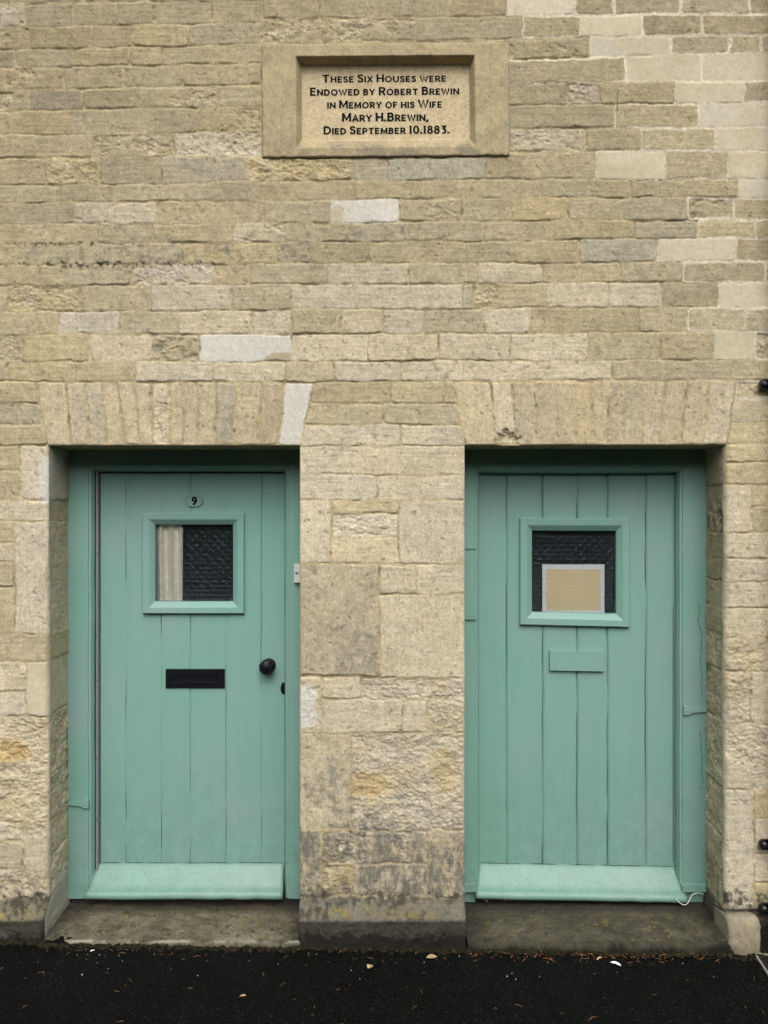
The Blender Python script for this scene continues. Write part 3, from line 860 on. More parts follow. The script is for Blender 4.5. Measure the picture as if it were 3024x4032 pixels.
reveal(3, [1700, y9(287), y9(548), y9(692), y9(818), y9(960), y9(1110), y9(1305), y9(1585), y12(432), y12(700), y12(1090), 3800], 'g gr gh g gh g prh xr pr prh pr q', OY2, 0.010, (0.37, 0.32, 0.20))

def soffit(xa, xb, oy, name):
    cols = xs[(xs >= xa - 1e-3) & (xs <= xb + 1e-3)]
    us = np.linspace(0, 1, 60)
    Uc, Vd = np.meshgrid(cols, us); Uc = Uc.astype(np.float32); Vd = Vd.astype(np.float32)
    r_ = 0.007 + 0.007 * np.clip(fbm(Uc, Uc * 0 + 7, 90, 3, 430), 0, 1)
    yd = r_ + Vd * (DEPTH - r_)
    n = fbm(Uc, Vd * 330, 60, 4, 530)
    zz = (3720 - oy) / 1000.0 + 0.0025 * n * ss(0, 0.1, Vd)
    j = np.array([A(v) for v in LB1] if xa < 1000 else [B(v) for v in LB2])
    dj = np.min(np.abs(Uc[..., None] - j), -1)
    zz = zz + 0.004 * (1 - ss(2, 8, dj)) * ss(0, 0.1, Vd)
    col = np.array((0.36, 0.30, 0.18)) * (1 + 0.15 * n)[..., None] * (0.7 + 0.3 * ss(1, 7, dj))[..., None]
    P = np.stack([(Uc - 1512) / 1000.0, yd, zz], -1)
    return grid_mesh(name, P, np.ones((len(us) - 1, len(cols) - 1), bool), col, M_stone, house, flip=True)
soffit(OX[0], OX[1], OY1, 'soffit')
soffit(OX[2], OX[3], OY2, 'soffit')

# rooms behind the doors
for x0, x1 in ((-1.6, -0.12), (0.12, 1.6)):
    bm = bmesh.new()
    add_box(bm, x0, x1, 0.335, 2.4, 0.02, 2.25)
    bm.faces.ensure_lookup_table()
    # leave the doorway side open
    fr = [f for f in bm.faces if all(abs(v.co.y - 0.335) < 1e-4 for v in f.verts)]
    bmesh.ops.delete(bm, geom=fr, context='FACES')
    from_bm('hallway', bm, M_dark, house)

# ------------------------------------------------------------------ ground
def ground_z(x, y):
    return 0.014 - 0.0185 * np.clip(x, -4, 4) - 0.006 * np.clip(-y - 0.1, 0, 6)
gx = np.array(sorted(list(np.linspace(-2.2, 2.2, 300)) + [-600, -60, -12, -5, -3, 3, 5, 12, 60, 600]))
gy = np.array(sorted(list(np.linspace(-1.6, 0.02, 110)) + [0.2, 0.34, -600, -80, -20, -8, -4, -2.2]))
GX, GY = np.meshgrid(gx, gy); GX = GX.astype(np.float32); GY = GY.astype(np.float32)
GZ = ground_z(GX, GY) + 0.0035 * fbm(GX * 1000, GY * 1000, 220, 4, 600)
near = ss(-0.11, -0.04, GY) * (1 - ss(0.02, 0.1, GY))
GZ = GZ + near * 0.006 * (fbm(GX * 1000, GY * 1000, 30, 3, 610) - 0.2) - 0.03 * ss(0.0, 0.2, GY)
gm = np.ones((len(gy) - 1, len(gx) - 1), bool)
tag(grid_mesh('pavement', np.stack([GX, GY, GZ], -1), gm, None, M_tarmac, None, flip=True), kind='structure')
# unseen bank added behind the camera to block horizon light and darken reflections
hx = np.linspace(-60, 60, 60); hy = np.linspace(-30, -9.5, 24)
HX, HY = np.meshgrid(hx, hy)
HZ = 7.0 * ss(0, 7.5, -9.5 - HY) + 0.9 * fbm(HX.astype(np.float32) * 100, HY.astype(np.float32) * 100, 300, 4, 620) * ss(0, 3, -9.5 - HY) - 0.25
tag(grid_mesh('light_blocker', np.stack([HX, HY, HZ], -1), np.ones((23, 59), bool), None, M_blocker, None, flip=True), kind='structure')

# ------------------------------------------------------------------ doorsteps
def doorstep(x0, x1, zf, zb, yf, zbot, seed, label):
    u = np.linspace(x0, x1, 260); n1 = 14; n2 = 90
    prof = [(yf + 0.004, zbot)] + [(yf - 0.002, zbot + (zf - 0.012 - zbot) * i / 6) for i in range(1, 7)] + [(yf + 0.004, zf - 0.003)] + \
           [(yf + 0.012 + (0.33 - yf - 0.012) * i / n2, zf + (zb - zf) * min(1, i / n2 * 1.35)) for i in range(n2 + 1)]
    py = np.array([p[0] for p in prof]); pz = np.array([p[1] for p in prof])
    Ux, Py = np.meshgrid(u, py); Pz = np.meshgrid(u, pz)[1]
    t_ = np.meshgrid(u, np.arange(len(prof)) * 4.0)[1].astype(np.float32)
    Um = (Ux * 1000).astype(np.float32)
    n = fbm(Um, t_, 60, 5, seed, 0.65); nf = fbm(Um, t_, 14, 3, seed + 9, 0.7)
    topm = ss(30, 45, t_)
    Pz = Pz + (0.004 * n + 0.0012 * nf) * topm
    Py = Py + 0.006 * n * (1 - topm)
    edge = blob(Um, t_, 0, 34, 1e5, 8, seed + 3, 20)
    base = np.array((0.125, 0.112, 0.075)) if seed == 700 else np.array((0.060, 0.056, 0.038))
    col = base * (1 + 0.35 * n + 0.2 * nf)[..., None]
    pale = (ss(-0.1, 0.7, fbm(Um, t_ * 1.5, 130, 6, seed + 5, 0.65)) * 0.65 * topm)[..., None]
    col = col * (1 - pale) + (np.array((0.24, 0.215, 0.155)) if seed == 700 else np.array((0.11, 0.10, 0.07))) * pale
    dk = (ss(0.30, 0.62, fbm(Um, t_, 22, 5, seed + 15, 0.75)) * 0.75)[..., None]
    col = col * (1 - dk) + np.array((0.035, 0.032, 0.022)) * dk
    lich = (ss(0.50, 0.8, fbm(Um, t_, 24, 4, seed + 25, 0.7)) * 0.45 * topm)[..., None]
    col = col * (1 - lich) + np.array((0.22, 0.17, 0.035)) * lich
    back = (ss(0.13, 0.20, Py + 0.012 * n))[..., None] * 0.8  # shade under the weatherboard, painted into the step colour
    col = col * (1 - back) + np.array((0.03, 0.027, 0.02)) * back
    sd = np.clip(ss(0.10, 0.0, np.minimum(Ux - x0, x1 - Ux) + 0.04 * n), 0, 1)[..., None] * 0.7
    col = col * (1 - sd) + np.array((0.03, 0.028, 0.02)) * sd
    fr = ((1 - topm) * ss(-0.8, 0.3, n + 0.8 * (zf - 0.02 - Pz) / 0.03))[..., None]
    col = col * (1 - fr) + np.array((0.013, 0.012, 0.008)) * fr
    if seed == 700:
        ed = (ss(26, 32, t_) * (1 - ss(36, 46, t_)) * ss(-0.4, 0.3, n))[..., None] * 0.7
        col = col * (1 - ed) + np.array((0.40, 0.37, 0.30)) * ed
    P = np.stack([Ux, Py, Pz], -1)
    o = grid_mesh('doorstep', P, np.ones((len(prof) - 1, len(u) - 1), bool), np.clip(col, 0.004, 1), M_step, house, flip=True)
    o['label'] = label
doorstep(-1.332, -0.325, 0.040, 0.052, -0.068, -0.03, 700, 'pale worn doorstep')
doorstep(0.325, 1.356, 0.030, 0.058, -0.052, -0.06, 740, 'dark damp doorstep')

# ------------------------------------------------------------------ corner guard stone at the right
bm = bmesh.new()
add_box(bm, 1.338, 1.462, -0.055, 0.10, -0.06, 0.128)
bmesh.ops.subdivide_edges(bm, edges=bm.edges[:], cuts=14, use_grid_fill=True)
for v in bm.verts:
    c = v.co
    e = sum(1 for a, b_ in ((c.x, (1.338, 1.462)), (c.z, (-0.06, 0.128))) if min(abs(a - b_[0]), abs(a - b_[1])) < 0.006)
    # round the arrises, slope the top
    dx = min(c.x - 1.338, 1.462 - c.x); dz = 0.128 - c.z
    if c.y < 0.0:
        kx = max(0, 0.022 - dx); kz = max(0, 0.026 - dz)
        c.y += 0.055 * min(1, (kx * kx * 38) + (kz * kz * 40)) * 18 * 0.06 + 0.35 * kx + 0.5 * kz
    n = float(vnoise(np.array([c.x * 60]), np.array([c.z * 60 + c.y * 50]), 800)[0])
    n2 = float(vnoise(np.array([c.x * 160]), np.array([c.z * 160 + c.y * 150]), 801)[0])
    c.y -= 0.0045 * n + 0.002 * n2
    c.x += 0.003 * n2
    c.z -= max(0, 0.02 - dx) * 0.5 * (1 if c.z > 0.03 else 0)
gs = from_bm('guard_stone', bm, None, house, smooth=True)
me = gs.data
ca = me.color_attributes.new('Col', 'FLOAT_COLOR', 'POINT')
vals = []
for v in me.vertices:
    n = float(fbm(np.array([v.co.x * 1000]), np.array([v.co.z * 1000]), 50, 4, 810)[0])
    k = max(0, min(1, (0.035 - v.co.z) / 0.06 + 0.5 * n)); g = max(0, min(1, 0.25 + n)) * 0.8
    c = np.array((0.33, 0.285, 0.195)) * (1 + 0.2 * n)
    c = c * (1 - g) + np.array((0.26, 0.24, 0.18)) * g
    c = c * (1 - k) + np.array((0.06, 0.055, 0.035)) * k
    vals += [*c, 1.0]
ca.data.foreach_set('color', np.array(vals, np.float32))
me.materials.append(M_stone)

# ------------------------------------------------------------------ memorial tablet
TILT = Matrix.Rotation(R(-0.35), 4, 'Y')
pc = W((PL[0] + PL[1]) / 2, 395)
plaque = thing('memorial_tablet', pc + Vector((0, 0.03, 0)), 'framed stone tablet lettered with black lines in memory of Mary H. Brewin', 'plaque')
PD = 0.050
def plane_pt(px, py, y): return W(px, py, y)
def pq(px, py, yy): # point whose position is given on the wall plane
    return np.array(((px - 1512) / 1000.0, yy, (3720 - py) / 1000.0))
fx = np.array(sorted(set(list(np.linspace(PL[0], PL[1], 260)) + [1106, 1929])))
fy_ = np.linspace(172, 622, 122)
FX, FY = np.meshgrid(fx, fy_); FX = FX.astype(np.float32); FY = FY.astype(np.float32)
# inner opening, splayed to the panel
ix0, ix1, iy0, iy1 = 1167, 1870, 225, 583
px0, px1, py0, py1 = 1186, 1853, 234, 534
nl = np.clip((FX - ix0) / (px0 - ix0), 0, 1); nr = np.clip((ix1 - FX) / (ix1 - px1), 0, 1)
ntp = np.clip((FY - iy0) / (py0 - iy0), 0, 1); nb_ = np.clip((iy1 - FY) / (iy1 - py1), 0, 1)
# softened lower corners of the panel
cr = np.minimum(np.minimum(nl, nr), np.minimum(ntp, nb_))
n = fbm(FX, FY, 70, 4, 900); nf = fbm(FX, FY, 15, 4, 905, 0.7)
dep = -0.010 + PD * cr + (0.0012 * n + 0.0006 * nf) * (1 - 0.75 * (cr >= 1))
lineg = np.minimum(np.abs(FX - 1106), np.abs(FX - 1929))
dep = dep + 0.003 * (1 - ss(0, 4, lineg)) * (cr <= 0)
ed = np.minimum(np.minimum(FX - PL[0], PL[1] - FX), np.minimum(FY - 172, 622 - FY))
dep = dep + 0.016 * (1 - ss(0, 5, ed + 2 * nf))
colp = np.array((0.40, 0.33, 0.203)) * (1 + 0.12 * n + 0.12 * nf)[..., None]
palef = (ss(0.25, 0.8, fbm(FX, FY, 35, 5, 910, 0.7)) * 0.5)[..., None]
colp = colp * (1 - palef) + np.array((0.45, 0.375, 0.23)) * palef
gk = ((ss(560, 600, FY + 14 * n) * ss(-0.4, 0.5, n) * 0.6 + (nb_ < 0.9) * (nb_ > 0.05) * ss(-0.3, 0.5, n) * 0.45))[..., None]
gk = np.clip(gk, 0, 0.8)
colp = colp * (1 - gk) + np.array((0.15, 0.14, 0.11)) * gk
seam = ((1 - ss(1, 5, ed)) * 0.6)[..., None]
colp = colp * (1 - seam) + np.array((0.12, 0.12, 0.11)) * seam
rs = ((1 - ss(0, 10, (PL[1] - FX) + 5 * n)) * (FY > 300))[..., None] * 0.8
colp = colp * (1 - rs) + np.array((0.27, 0.27, 0.235)) * rs
Pp = np.stack([(FX - 1512) / 1000.0, dep, (3720 - FY) / 1000.0], -1)
def tilt_np(P):
    c, s = math.cos(R(0.45)), math.sin(R(0.45))
    x = P[..., 0] - pc.x; z = P[..., 2] - pc.z
    return np.stack([pc.x + x * c - z * s, P[..., 1], pc.z + z * c + x * s], -1)
Pp = tilt_np(Pp)
fxc = 0.5 * (FX[:-1, :-1] + FX[1:, 1:]); fyc = 0.5 * (FY[:-1, :-1] + FY[1:, 1:])
panel = (fxc > px0 - 1) & (fxc < px1 + 1) & (fyc > py0 - 1) & (fyc < py1 + 1)
grid_mesh('surround', Pp, ~panel, colp, M_stone, plaque)
colq = np.array((0.53, 0.44, 0.285)) * (1 + 0.06 * n + 0.05 * nf)[..., None]
stq = (ss(0.2, 0.8, fbm(FX, FY, 90, 4, 920)) * 0.25)[..., None]
colq = colq * (1 - stq) + np.array((0.40, 0.30, 0.15)) * stq
grid_mesh('inscription_panel', Pp, panel, colq, M_stone, plaque)
# (edges of the block, back into the wall)
bm = bmesh.new()
for (a, b_, c_, d_) in ((PL[0] + 1, PL[1] - 1, 172.5, 174.5), (PL[0] + 1, PL[1] - 1, 619.5, 621.5), (PL[0] + 1, PL[0] + 3, 175, 619), (PL[1] - 3, PL[1] - 1, 175, 619)):
    add_box(bm, (a - 1512) / 1000, (b_ - 1512) / 1000, 0.004, 0.06, (3720 - d_) / 1000, (3720 - c_) / 1000)
for v in bm.verts:
    q = tilt_np(np.array([[v.co.x, v.co.y, v.co.z]]))[0]; v.co = q
from_bm('bedding_mortar', bm, plain('bedding_mortar', (0.20, 0.18, 0.13), 0.95), plaque)

def text_mesh(body, bold=0.0, small=0.78, space=1.06, wspace=1.0):
    cu = bpy.data.curves.new('text', 'FONT')
    cu.body = body
    cu.small_caps_scale = small
    cu.space_character = space
    cu.space_word = wspace
    cu.offset = bold
    cu.resolution_u = 4
    cu.extrude = 0.02
    up = True
    for i, ch in enumerate(body):
        if ch.islower():
            cu.body_format[i].use_small_caps = True
    o = bpy.data.objects.new('text', cu)
    COL.objects.link(o)
    dg = bpy.context.evaluated_depsgraph_get()
    me = bpy.data.meshes.new_from_object(o.evaluated_get(dg))
    bpy.data.objects.remove(o); bpy.data.curves.remove(cu)
    return me

def place_text(bm, body, x0, x1, yt, yb, ydepth, tilt, small=0.8, bold=0.03, wspace=1.0, proud=0.0008, descend=0.0):
    me = text_mesh(body, bold, small, 1.08, wspace)
    n_ = len(me.vertices); co = np.empty(n_ * 3, np.float32); me.vertices.foreach_get('co', co); co = co.reshape(-1, 3)
    # cap height from the first capital
    capme = text_mesh('H', bold)
    cc = np.empty(len(capme.vertices) * 3, np.float32); capme.vertices.foreach_get('co', cc); cc = cc.reshape(-1, 3)
    cy0, cy1 = cc[:, 1].min(), cc[:, 1].max()
    xa, xb = co[:, 0].min(), co[:, 0].max()
    p0 = W(x0, yb, ydepth); p1 = W(x1, yt, ydepth)
    X_ = p0.x + (co[:, 0] - xa) / (xb - xa) * (p1.x - p0.x)
    Z_ = p0.z + (co[:, 1] - cy0) / (cy1 - cy0) * (p1.z - p0.z)
    zz = co[:, 2]; zn = (zz - zz.min()) / max(1e-6, zz.max() - zz.min())
    Y_ = ydepth + 0.001 - zn * (proud + 0.001)
    P = np.stack([X_, Y_, Z_], -1)
    if tilt: P = tilt_np(P)
    vs = [bm.verts.new(p) for p in P]
    for p in me.polygons:
        try: bm.faces.new([vs[i] for i in p.vertices])
        except ValueError: pass
    bpy.data.meshes.remove(me); bpy.data.meshes.remove(capme)

def arcp(cx, cy, rx, ry, a0, a1, n=10):
    return [(cx + rx * math.cos(R(a0 + (a1 - a0) * i / n)), cy + ry * math.sin(R(a0 + (a1 - a0) * i / n))) for i in range(n + 1)]
GLYPH = {   # width, strokes (centre lines in a cap-height-one box), closed-curve flags follow from equal ends
 'T': (.74, [[(0, .92), (.74, .92)], [(.37, .9), (.37, 0)]]),
 'H': (.74, [[(.06, 0), (.06, 1)], [(.68, 0), (.68, 1)], [(.06, .5), (.68, .5)]]),
 'E': (.58, [[(.06, 0), (.06, 1)], [(.06, .92), (.58, .92)], [(.06, .5), (.50, .5)], [(.06, .08), (.58, .08)]]),
 'F': (.56, [[(.06, 0), (.06, 1)], [(.06, .92), (.56, .92)], [(.06, .48), (.48, .48)]]),
 'S': (.58, [[(.53, .78), (.44, .90), (.28, .93), (.12, .88), (.06, .74), (.14, .60), (.30, .53), (.46, .45), (.54, .28), (.46, .12), (.28, .07), (.12, .11), (.03, .26)]]),
 'I': (.12, [[(.06, 0), (.06, 1)]]),
 'X': (.74, [[(.04, 0), (.70, 1)], [(.04, 1), (.70, 0)]]),
 'O': (.90, [arcp(.45, .5, .39, .44, 0, 360, 26)]),
 'U': (.76, [[(.06, 1), (.06, .40)] + arcp(.38, .40, .32, .34, 180, 360, 12) + [(.70, 1)]]),
 'W': (1.12, [[(.03, 1), (.30, .02), (.56, .92), (.82, .02), (1.09, 1)]]),
 'M': (.92, [[(.06, 0), (.08, 1)], [(.08, .96), (.46, .22), (.84, .96)], [(.84, 1), (.86, 0)]]),
 'N': (.78, [[(.06, 0), (.06, 1)], [(.06, .96), (.72, .04)], [(.72, 0), (.72, 1)]]),
 'R': (.68, [[(.06, 0), (.06, 1)], [(.06, .92), (.36, .92)] + arcp(.38, .69, .22, .23, 90, -90, 8) + [(.06, .46)], [(.34, .46), (.66, 0)]]),
 'P': (.62, [[(.06, 0), (.06, 1)], [(.06, .92), (.34, .92)] + arcp(.36, .67, .22, .25, 90, -90, 8) + [(.06, .42)]]),
 'B': (.64, [[(.06, 0), (.06, 1)], [(.06, .92), (.34, .92)] + arcp(.34, .73, .20, .19, 90, -90, 8) + [(.06, .54)], [(.34, .54)] + arcp(.36, .31, .22, .23, 90, -90, 8) + [(.06, .08)]]),
 'D': (.76, [[(.06, 0), (.06, 1)], [(.06, .92), (.32, .92)] + arcp(.32, .5, .38, .42, 90, -90, 12) + [(.06, .08)]]),
 'Y': (.76, [[(.03, 1), (.38, .46), (.73, 1)], [(.38, .5), (.38, 0)]]),
 'A': (.82, [[(.03, 0), (.41, .97), (.79, 0)], [(.17, .32), (.65, .32)]]),
 '1': (.22, [[(.11, 0), (.11, 1)], [(.11, .94), (.0, .84)]]),
 '0': (.62, [arcp(.31, .5, .25, .44, 0, 360, 22)]),
 '8': (.58, [arcp(.29, .72, .18, .21, 0, 360, 16), arcp(.29, .28, .23, .23, 0, 360, 18)]),
 '3': (.54, [[(.05, .92), (.46, .92), (.24, .58)] + arcp(.24, .32, .24, .26, 90, -120, 12)]),
 '.': (.12, [[(.06, 0.0), (.06, .20)]]),
 ',': (.12, [[(.07, .16), (.06, .02), (.0, -.14)]]),
}
def cut_line(bm, body, x0, x1, yt, yb, yd):
    """one line of capitals and small capitals, spread between x0 and x1"""
    items = []; x = 0.0
    for ch in body:
        if ch == ' ': x += 0.30; continue
        sc = 0.76 if ch.islower() else 1.0
        w, st = GLYPH[ch.upper()]
        items.append((x, sc, st)); x += w * sc + (0.20 if ch not in '.,' else 0.24)
    total = x - 0.17
    p0 = W(x0, yb, yd); p1 = W(x1, yt, yd)
    sx = (p1.x - p0.x) / total; sz = p1.z - p0.z
    cnt = 0
    for gx, sc, st in items:
        for line in st:
            closed = math.hypot(line[0][0] - line[-1][0], line[0][1] - line[-1][1]) < 1e-3
            pts = [Vector((p0.x + (gx + a * sc) * sx, p0.z + b_ * sc * sz)) for a, b_ in line]
            if not closed:      # add a point near each end for a flared terminal
                L0 = 0.10 * sz
                d0 = (pts[1] - pts[0]); d1 = (pts[-2] - pts[-1])
                a = pts[0] + d0.normalized() * min(L0, d0.length * .45); c_ = pts[-1] + d1.normalized() * min(L0, d1.length * .45)
                pts = [pts[0], a] + pts[1:-1] + [c_, pts[-1]]
            hw = 0.5 * sz * (0.255 if sc == 1.0 else 0.215)
            n_ = len(pts); Ls = []; Rs = []
            for i in range(n_):
                if closed: t_ = pts[(i + 1) % (n_ - 1)] - pts[(i - 1) % (n_ - 1)] if i < n_ - 1 else pts[1] - pts[n_ - 2]
                else: t_ = pts[min(i + 1, n_ - 1)] - pts[max(i - 1, 0)]
                t_.normalize(); nn = Vector((-t_.y, t_.x))
                horiz = abs(t_.x)
                h_ = hw * (1.0 - 0.22 * horiz)
                if not closed and 0 < i < n_ - 1:
                    a = (pts[i] - pts[i - 1]).normalized(); b2 = (pts[i + 1] - pts[i]).normalized()
                    h_ /= max(0.55, math.sqrt(max(0.0, (1 + a.dot(b2)) / 2)))
                if not closed and i in (0, n_ - 1): h_ *= 1.45
                Ls.append(pts[i] + nn * h_); Rs.append(pts[i] - nn * h_)
            cnt += 1
            yy_ = yd - 0.00004 * (cnt % 7)
            vl = [bm.verts.new(tuple(tilt_np(np.array([[p.x, yy_, p.y]]))[0])) for p in Ls]
            vr = [bm.verts.new(tuple(tilt_np(np.array([[p.x, yy_, p.y]]))[0])) for p in Rs]
            for i in range(n_ - 1): bm.faces.new((vl[i], vl[i + 1], vr[i + 1], vr[i]))
bm = bmesh.new()
LYD = PD - 0.010 - 0.0012
for body, x0, x1, yt, yb in (("These Six Houses were", 1271, 1757, 293, 323), ("Endowed by Robert Brewin", 1223, 1808, 343, 374), ("in Memory of his Wife", 1290, 1740, 394, 425),
                             ("Mary H.Brewin,", 1348, 1687, 444, 477), ("Died September 10.1883.", 1275, 1769, 496, 527)):
    cut_line(bm, body, x0, x1, yt, yb, LYD)
from_bm('lettering', bm, M_letters, plaque)

# ------------------------------------------------------------------ door frames
YF = 0.22
def frame_piece(name, mat, parent, x0, x1, zb, zt, tl, tr, tt, which, prof):
    """mitred frame member; prof is list of (extra inset beyond the face width, depth)"""
    bm = bmesh.new()
    def ring(pt):
        k, d = pt
        il = 0 if k < 0 else tl + k; ir = 0 if k < 0 else tr + k; it = 0 if k < 0 else tt + k
        return x0 + il, x1 - ir, zt - it, YF + d
    rows_ = []
    nseg = 26
    for pt in prof:
        a, b_, c_, y_ = ring(pt)
        if which == 'l': rows_.append([(a, y_, zb + (c_ - zb) * i / nseg) for i in range(nseg + 1)])
        elif which == 'r': rows_.append([(b_, y_, zb + (c_ - zb) * i / nseg) for i in range(nseg + 1)])
        else: rows_.append([(a + (b_ - a) * i / nseg, y_, c_) for i in range(nseg + 1)])
    vr = []
    for rw in rows_:
        lst = []
        for i, p in enumerate(rw):
            n1 = float(vnoise(np.array([p[0] * 5 + p[2] * 7]), np.array([p[2] * 6 + 3 * p[0]]), 950)[0])
            lst.append(bm.verts.new((p[0] + (0.0014 * n1 if which != 'h' else 0), p[1] + 0.001 * n1, p[2] + (0.0014 * n1 if which == 'h' else 0))))
        vr.append(lst)
    for a, b_ in zip(vr[:-1], vr[1:]):
        for i in range(nseg):
            bm.faces.new((a[i], a[i + 1], b_[i + 1], b_[i]))
    if which != 'h':     # close the foot
        bm.faces.new([l_[0] for l_ in vr])
    o = from_bm(name, bm, mat, parent)
    for p in o.data.polygons: p.use_smooth = False
    return o
PROF = [(-1, 0.10), (-1, 0.004), (-0.5, 0.0), (-0.004, 0.0), (0.0, 0.003), (0.002, 0.008), (0.011, 0.010), (0.013, 0.014), (0.015, 0.022), (0.018, 0.026), (0.018, 0.10)]
PROF = [(k if k > -0.4 else (-1 if k == -1 else k), d) for k, d in PROF]
PROF = [p for p in PROF if p[0] != -0.5]

frame1 = thing('door_frame', (-0.823, YF + 0.05, 0.06), 'green painted frame round the door numbered 9, with a grey draught strip', 'door frame', 'door frames set in the stone openings')
F1 = dict(x0=-1.329, x1=-0.318, zb=0.078, zt=1.972, tl=0.084, tr=0.083, tt=0.077)
for nm, wh in (('jamb', 'l'), ('jamb', 'r'), ('head', 'h')):
    frame_piece(nm, M_green, frame1, which=wh, prof=PROF, **F1)
frame2 = thing('door_frame', (0.83, YF + 0.05, 0.06), 'green painted frame with flaking right jamb round the unnumbered door', 'door frame', 'door frames set in the stone openings')
F2 = dict(x0=0.306, x1=1.357, zb=0.108, zt=1.972, tl=0.077, tr=0.100, tt=0.085)
for nm, wh in (('jamb', 'l'), ('jamb', 'r'), ('head', 'h')):
    frame_piece(nm, M_green2, frame2, which=wh, prof=PROF, **F2)
# draught strip down the hinge side and across the top of door 9
YL = 0.275            # face of the door leaves
box('draught_strip', M_strip, frame1, -1.2210, -1.2128, 0.252, 0.30, 0.185, 1.876, 0.001)
box('draught_strip', M_strip, frame1, -1.2160, -0.421, 0.256, 0.30, 1.8735, 1.8785, 0.001)
bm = bmesh.new()
add_box(bm, -1.2270, -1.2138, 0.301, 0.31, 0.12, 1.872)
add_box(bm, -1.2073, -0.42, 0.285, 0.31, 1.869, 1.8733)
from_bm('rubber_seal', bm, M_seal, frame1)
for i, z in enumerate((1.74, 1.53, 1.18, 0.99, 0.66, 0.40)):
    bm = bmesh.new(); add_lathe(bm, (-1.2170, 0.2525, z), (0, -1, 0), [(0.0028, 0), (0.0024, 0.001), (0, 0.0014)], 8)
    from_bm('screw', bm, M_black, frame1)
# hold-fasts: flat iron straps painted over
def holdfast(frame, mat, p0, p1, h, flip):
    bm = bmesh.new()
    xa, xb = p0.x, p1.x
    pts = [(0.0, 0.32), (0.25, 0.36), (0.5, 0.42), (0.66, 0.5), (0.75, 0.92), (0.86, 1.0), (1.0, 0.95)]
    top = []; bot = []
    for t_, wd in pts:
        x = xa + (xb - xa) * t_
        top.append((x, wd * h / 2)); bot.append((x, -wd * h / 2))
    zc = (p0.z + p1.z) / 2
    for yv in (YF - 0.010, YF + 0.004):
        pass
    out = top + bot[::-1]
    v0 = [bm.verts.new((x, YF - 0.009, zc + z)) for x, z in out]
    v1 = [bm.verts.new((x, YF + 0.004, zc + z)) for x, z in out]
    bm.faces.new(v0); bm.faces.new(v1)
    for i in range(len(out)):
        j = (i + 1) % len(out); bm.faces.new((v0[i], v0[j], v1[j], v1[i]))
    o = from_bm('wall_strap', bm, mat, frame, bevel=0.0015)
    bm = bmesh.new(); add_lathe(bm, (xa + (xb - xa) * 0.86, YF - 0.0088, zc), (0, -1, 0), [(0.006, 0), (0.005, 0.002), (0, 0.003)], 12)
    from_bm('nail_head', bm, mat, o)
holdfast(frame1, M_green, W(262, 3164, YF), W(350, 3164, YF), 0.034, False)
holdfast(frame2, M_green2, W(2778, 2797, YF), W(2690, 2797, YF), 0.036, True)
# old patch let into the left jamb, with a lip at each end
pa = W(1822, 2152, YF); pb = W(1874, 2430, YF)
for z in (pa.z, pb.z):
    box('jamb_lip', M_green2, frame2, 0.312, 0.385, YF - 0.008, YF + 0.004, z - 0.009, z + 0.003, 0.002)
box('jamb_patch', M_green2, frame2, 0.312, 0.3805, YF - 0.0025, YF + 0.004, pb.z + 0.004, pa.z - 0.010, 0.001)
# feet of frame 2
for x0_, x1_ in ((0.312, 0.388), (1.250, 1.350)):
    bm = bmesh.new(); add_box(bm, x0_, x1_, YF - 0.012, YF + 0.08, 0.112, 0.142)
    from_bm('jamb_foot', bm, M_green2, frame2, bevel=0.008, seg=3)
    bm = bmesh.new(); add_box(bm, x0_ + 0.004, x1_ - 0.004, YF + 0.012, YF + 0.08, 0.06, 0.1115)
    from_bm('jamb_stub', bm, M_green2, frame2, bevel=0.004)
# dark sills
box('sill', M_wood, frame1, -1.325, -0.322, 0.237, 0.32, 0.04, 0.0775, 0.003)
box('sill', M_wood, frame2, 0.315, 1.35, 0.240, 0.33, 0.04, 0.095, 0.003)
# crack where the right jamb of frame 2 has parted from the wall paint
bm = bmesh.new()
cpx = [(2752, 2380), (2755, 2410), (2748, 2440), (2756, 2475), (2764, 2500), (2760, 2560), (2757, 2620), (2764, 2660), (2760, 2700), (2766, 2740)]
cpx2 = [(2758, 2880), (2760, 2930), (2764, 2990), (2762, 3040), (2766, 3080), (2758, 3110)]
for cp in (cpx, cpx2):
    pts = smooth_path([W(x, y, YF - 0.0004) for x, y in cp], 4)
    add_tube(bm, pts, [0.0008 + 0.0005 * math.sin(i * 1.7) for i in range(len(pts))], 5)
from_bm('paint_crack', bm, M_seal, frame2)

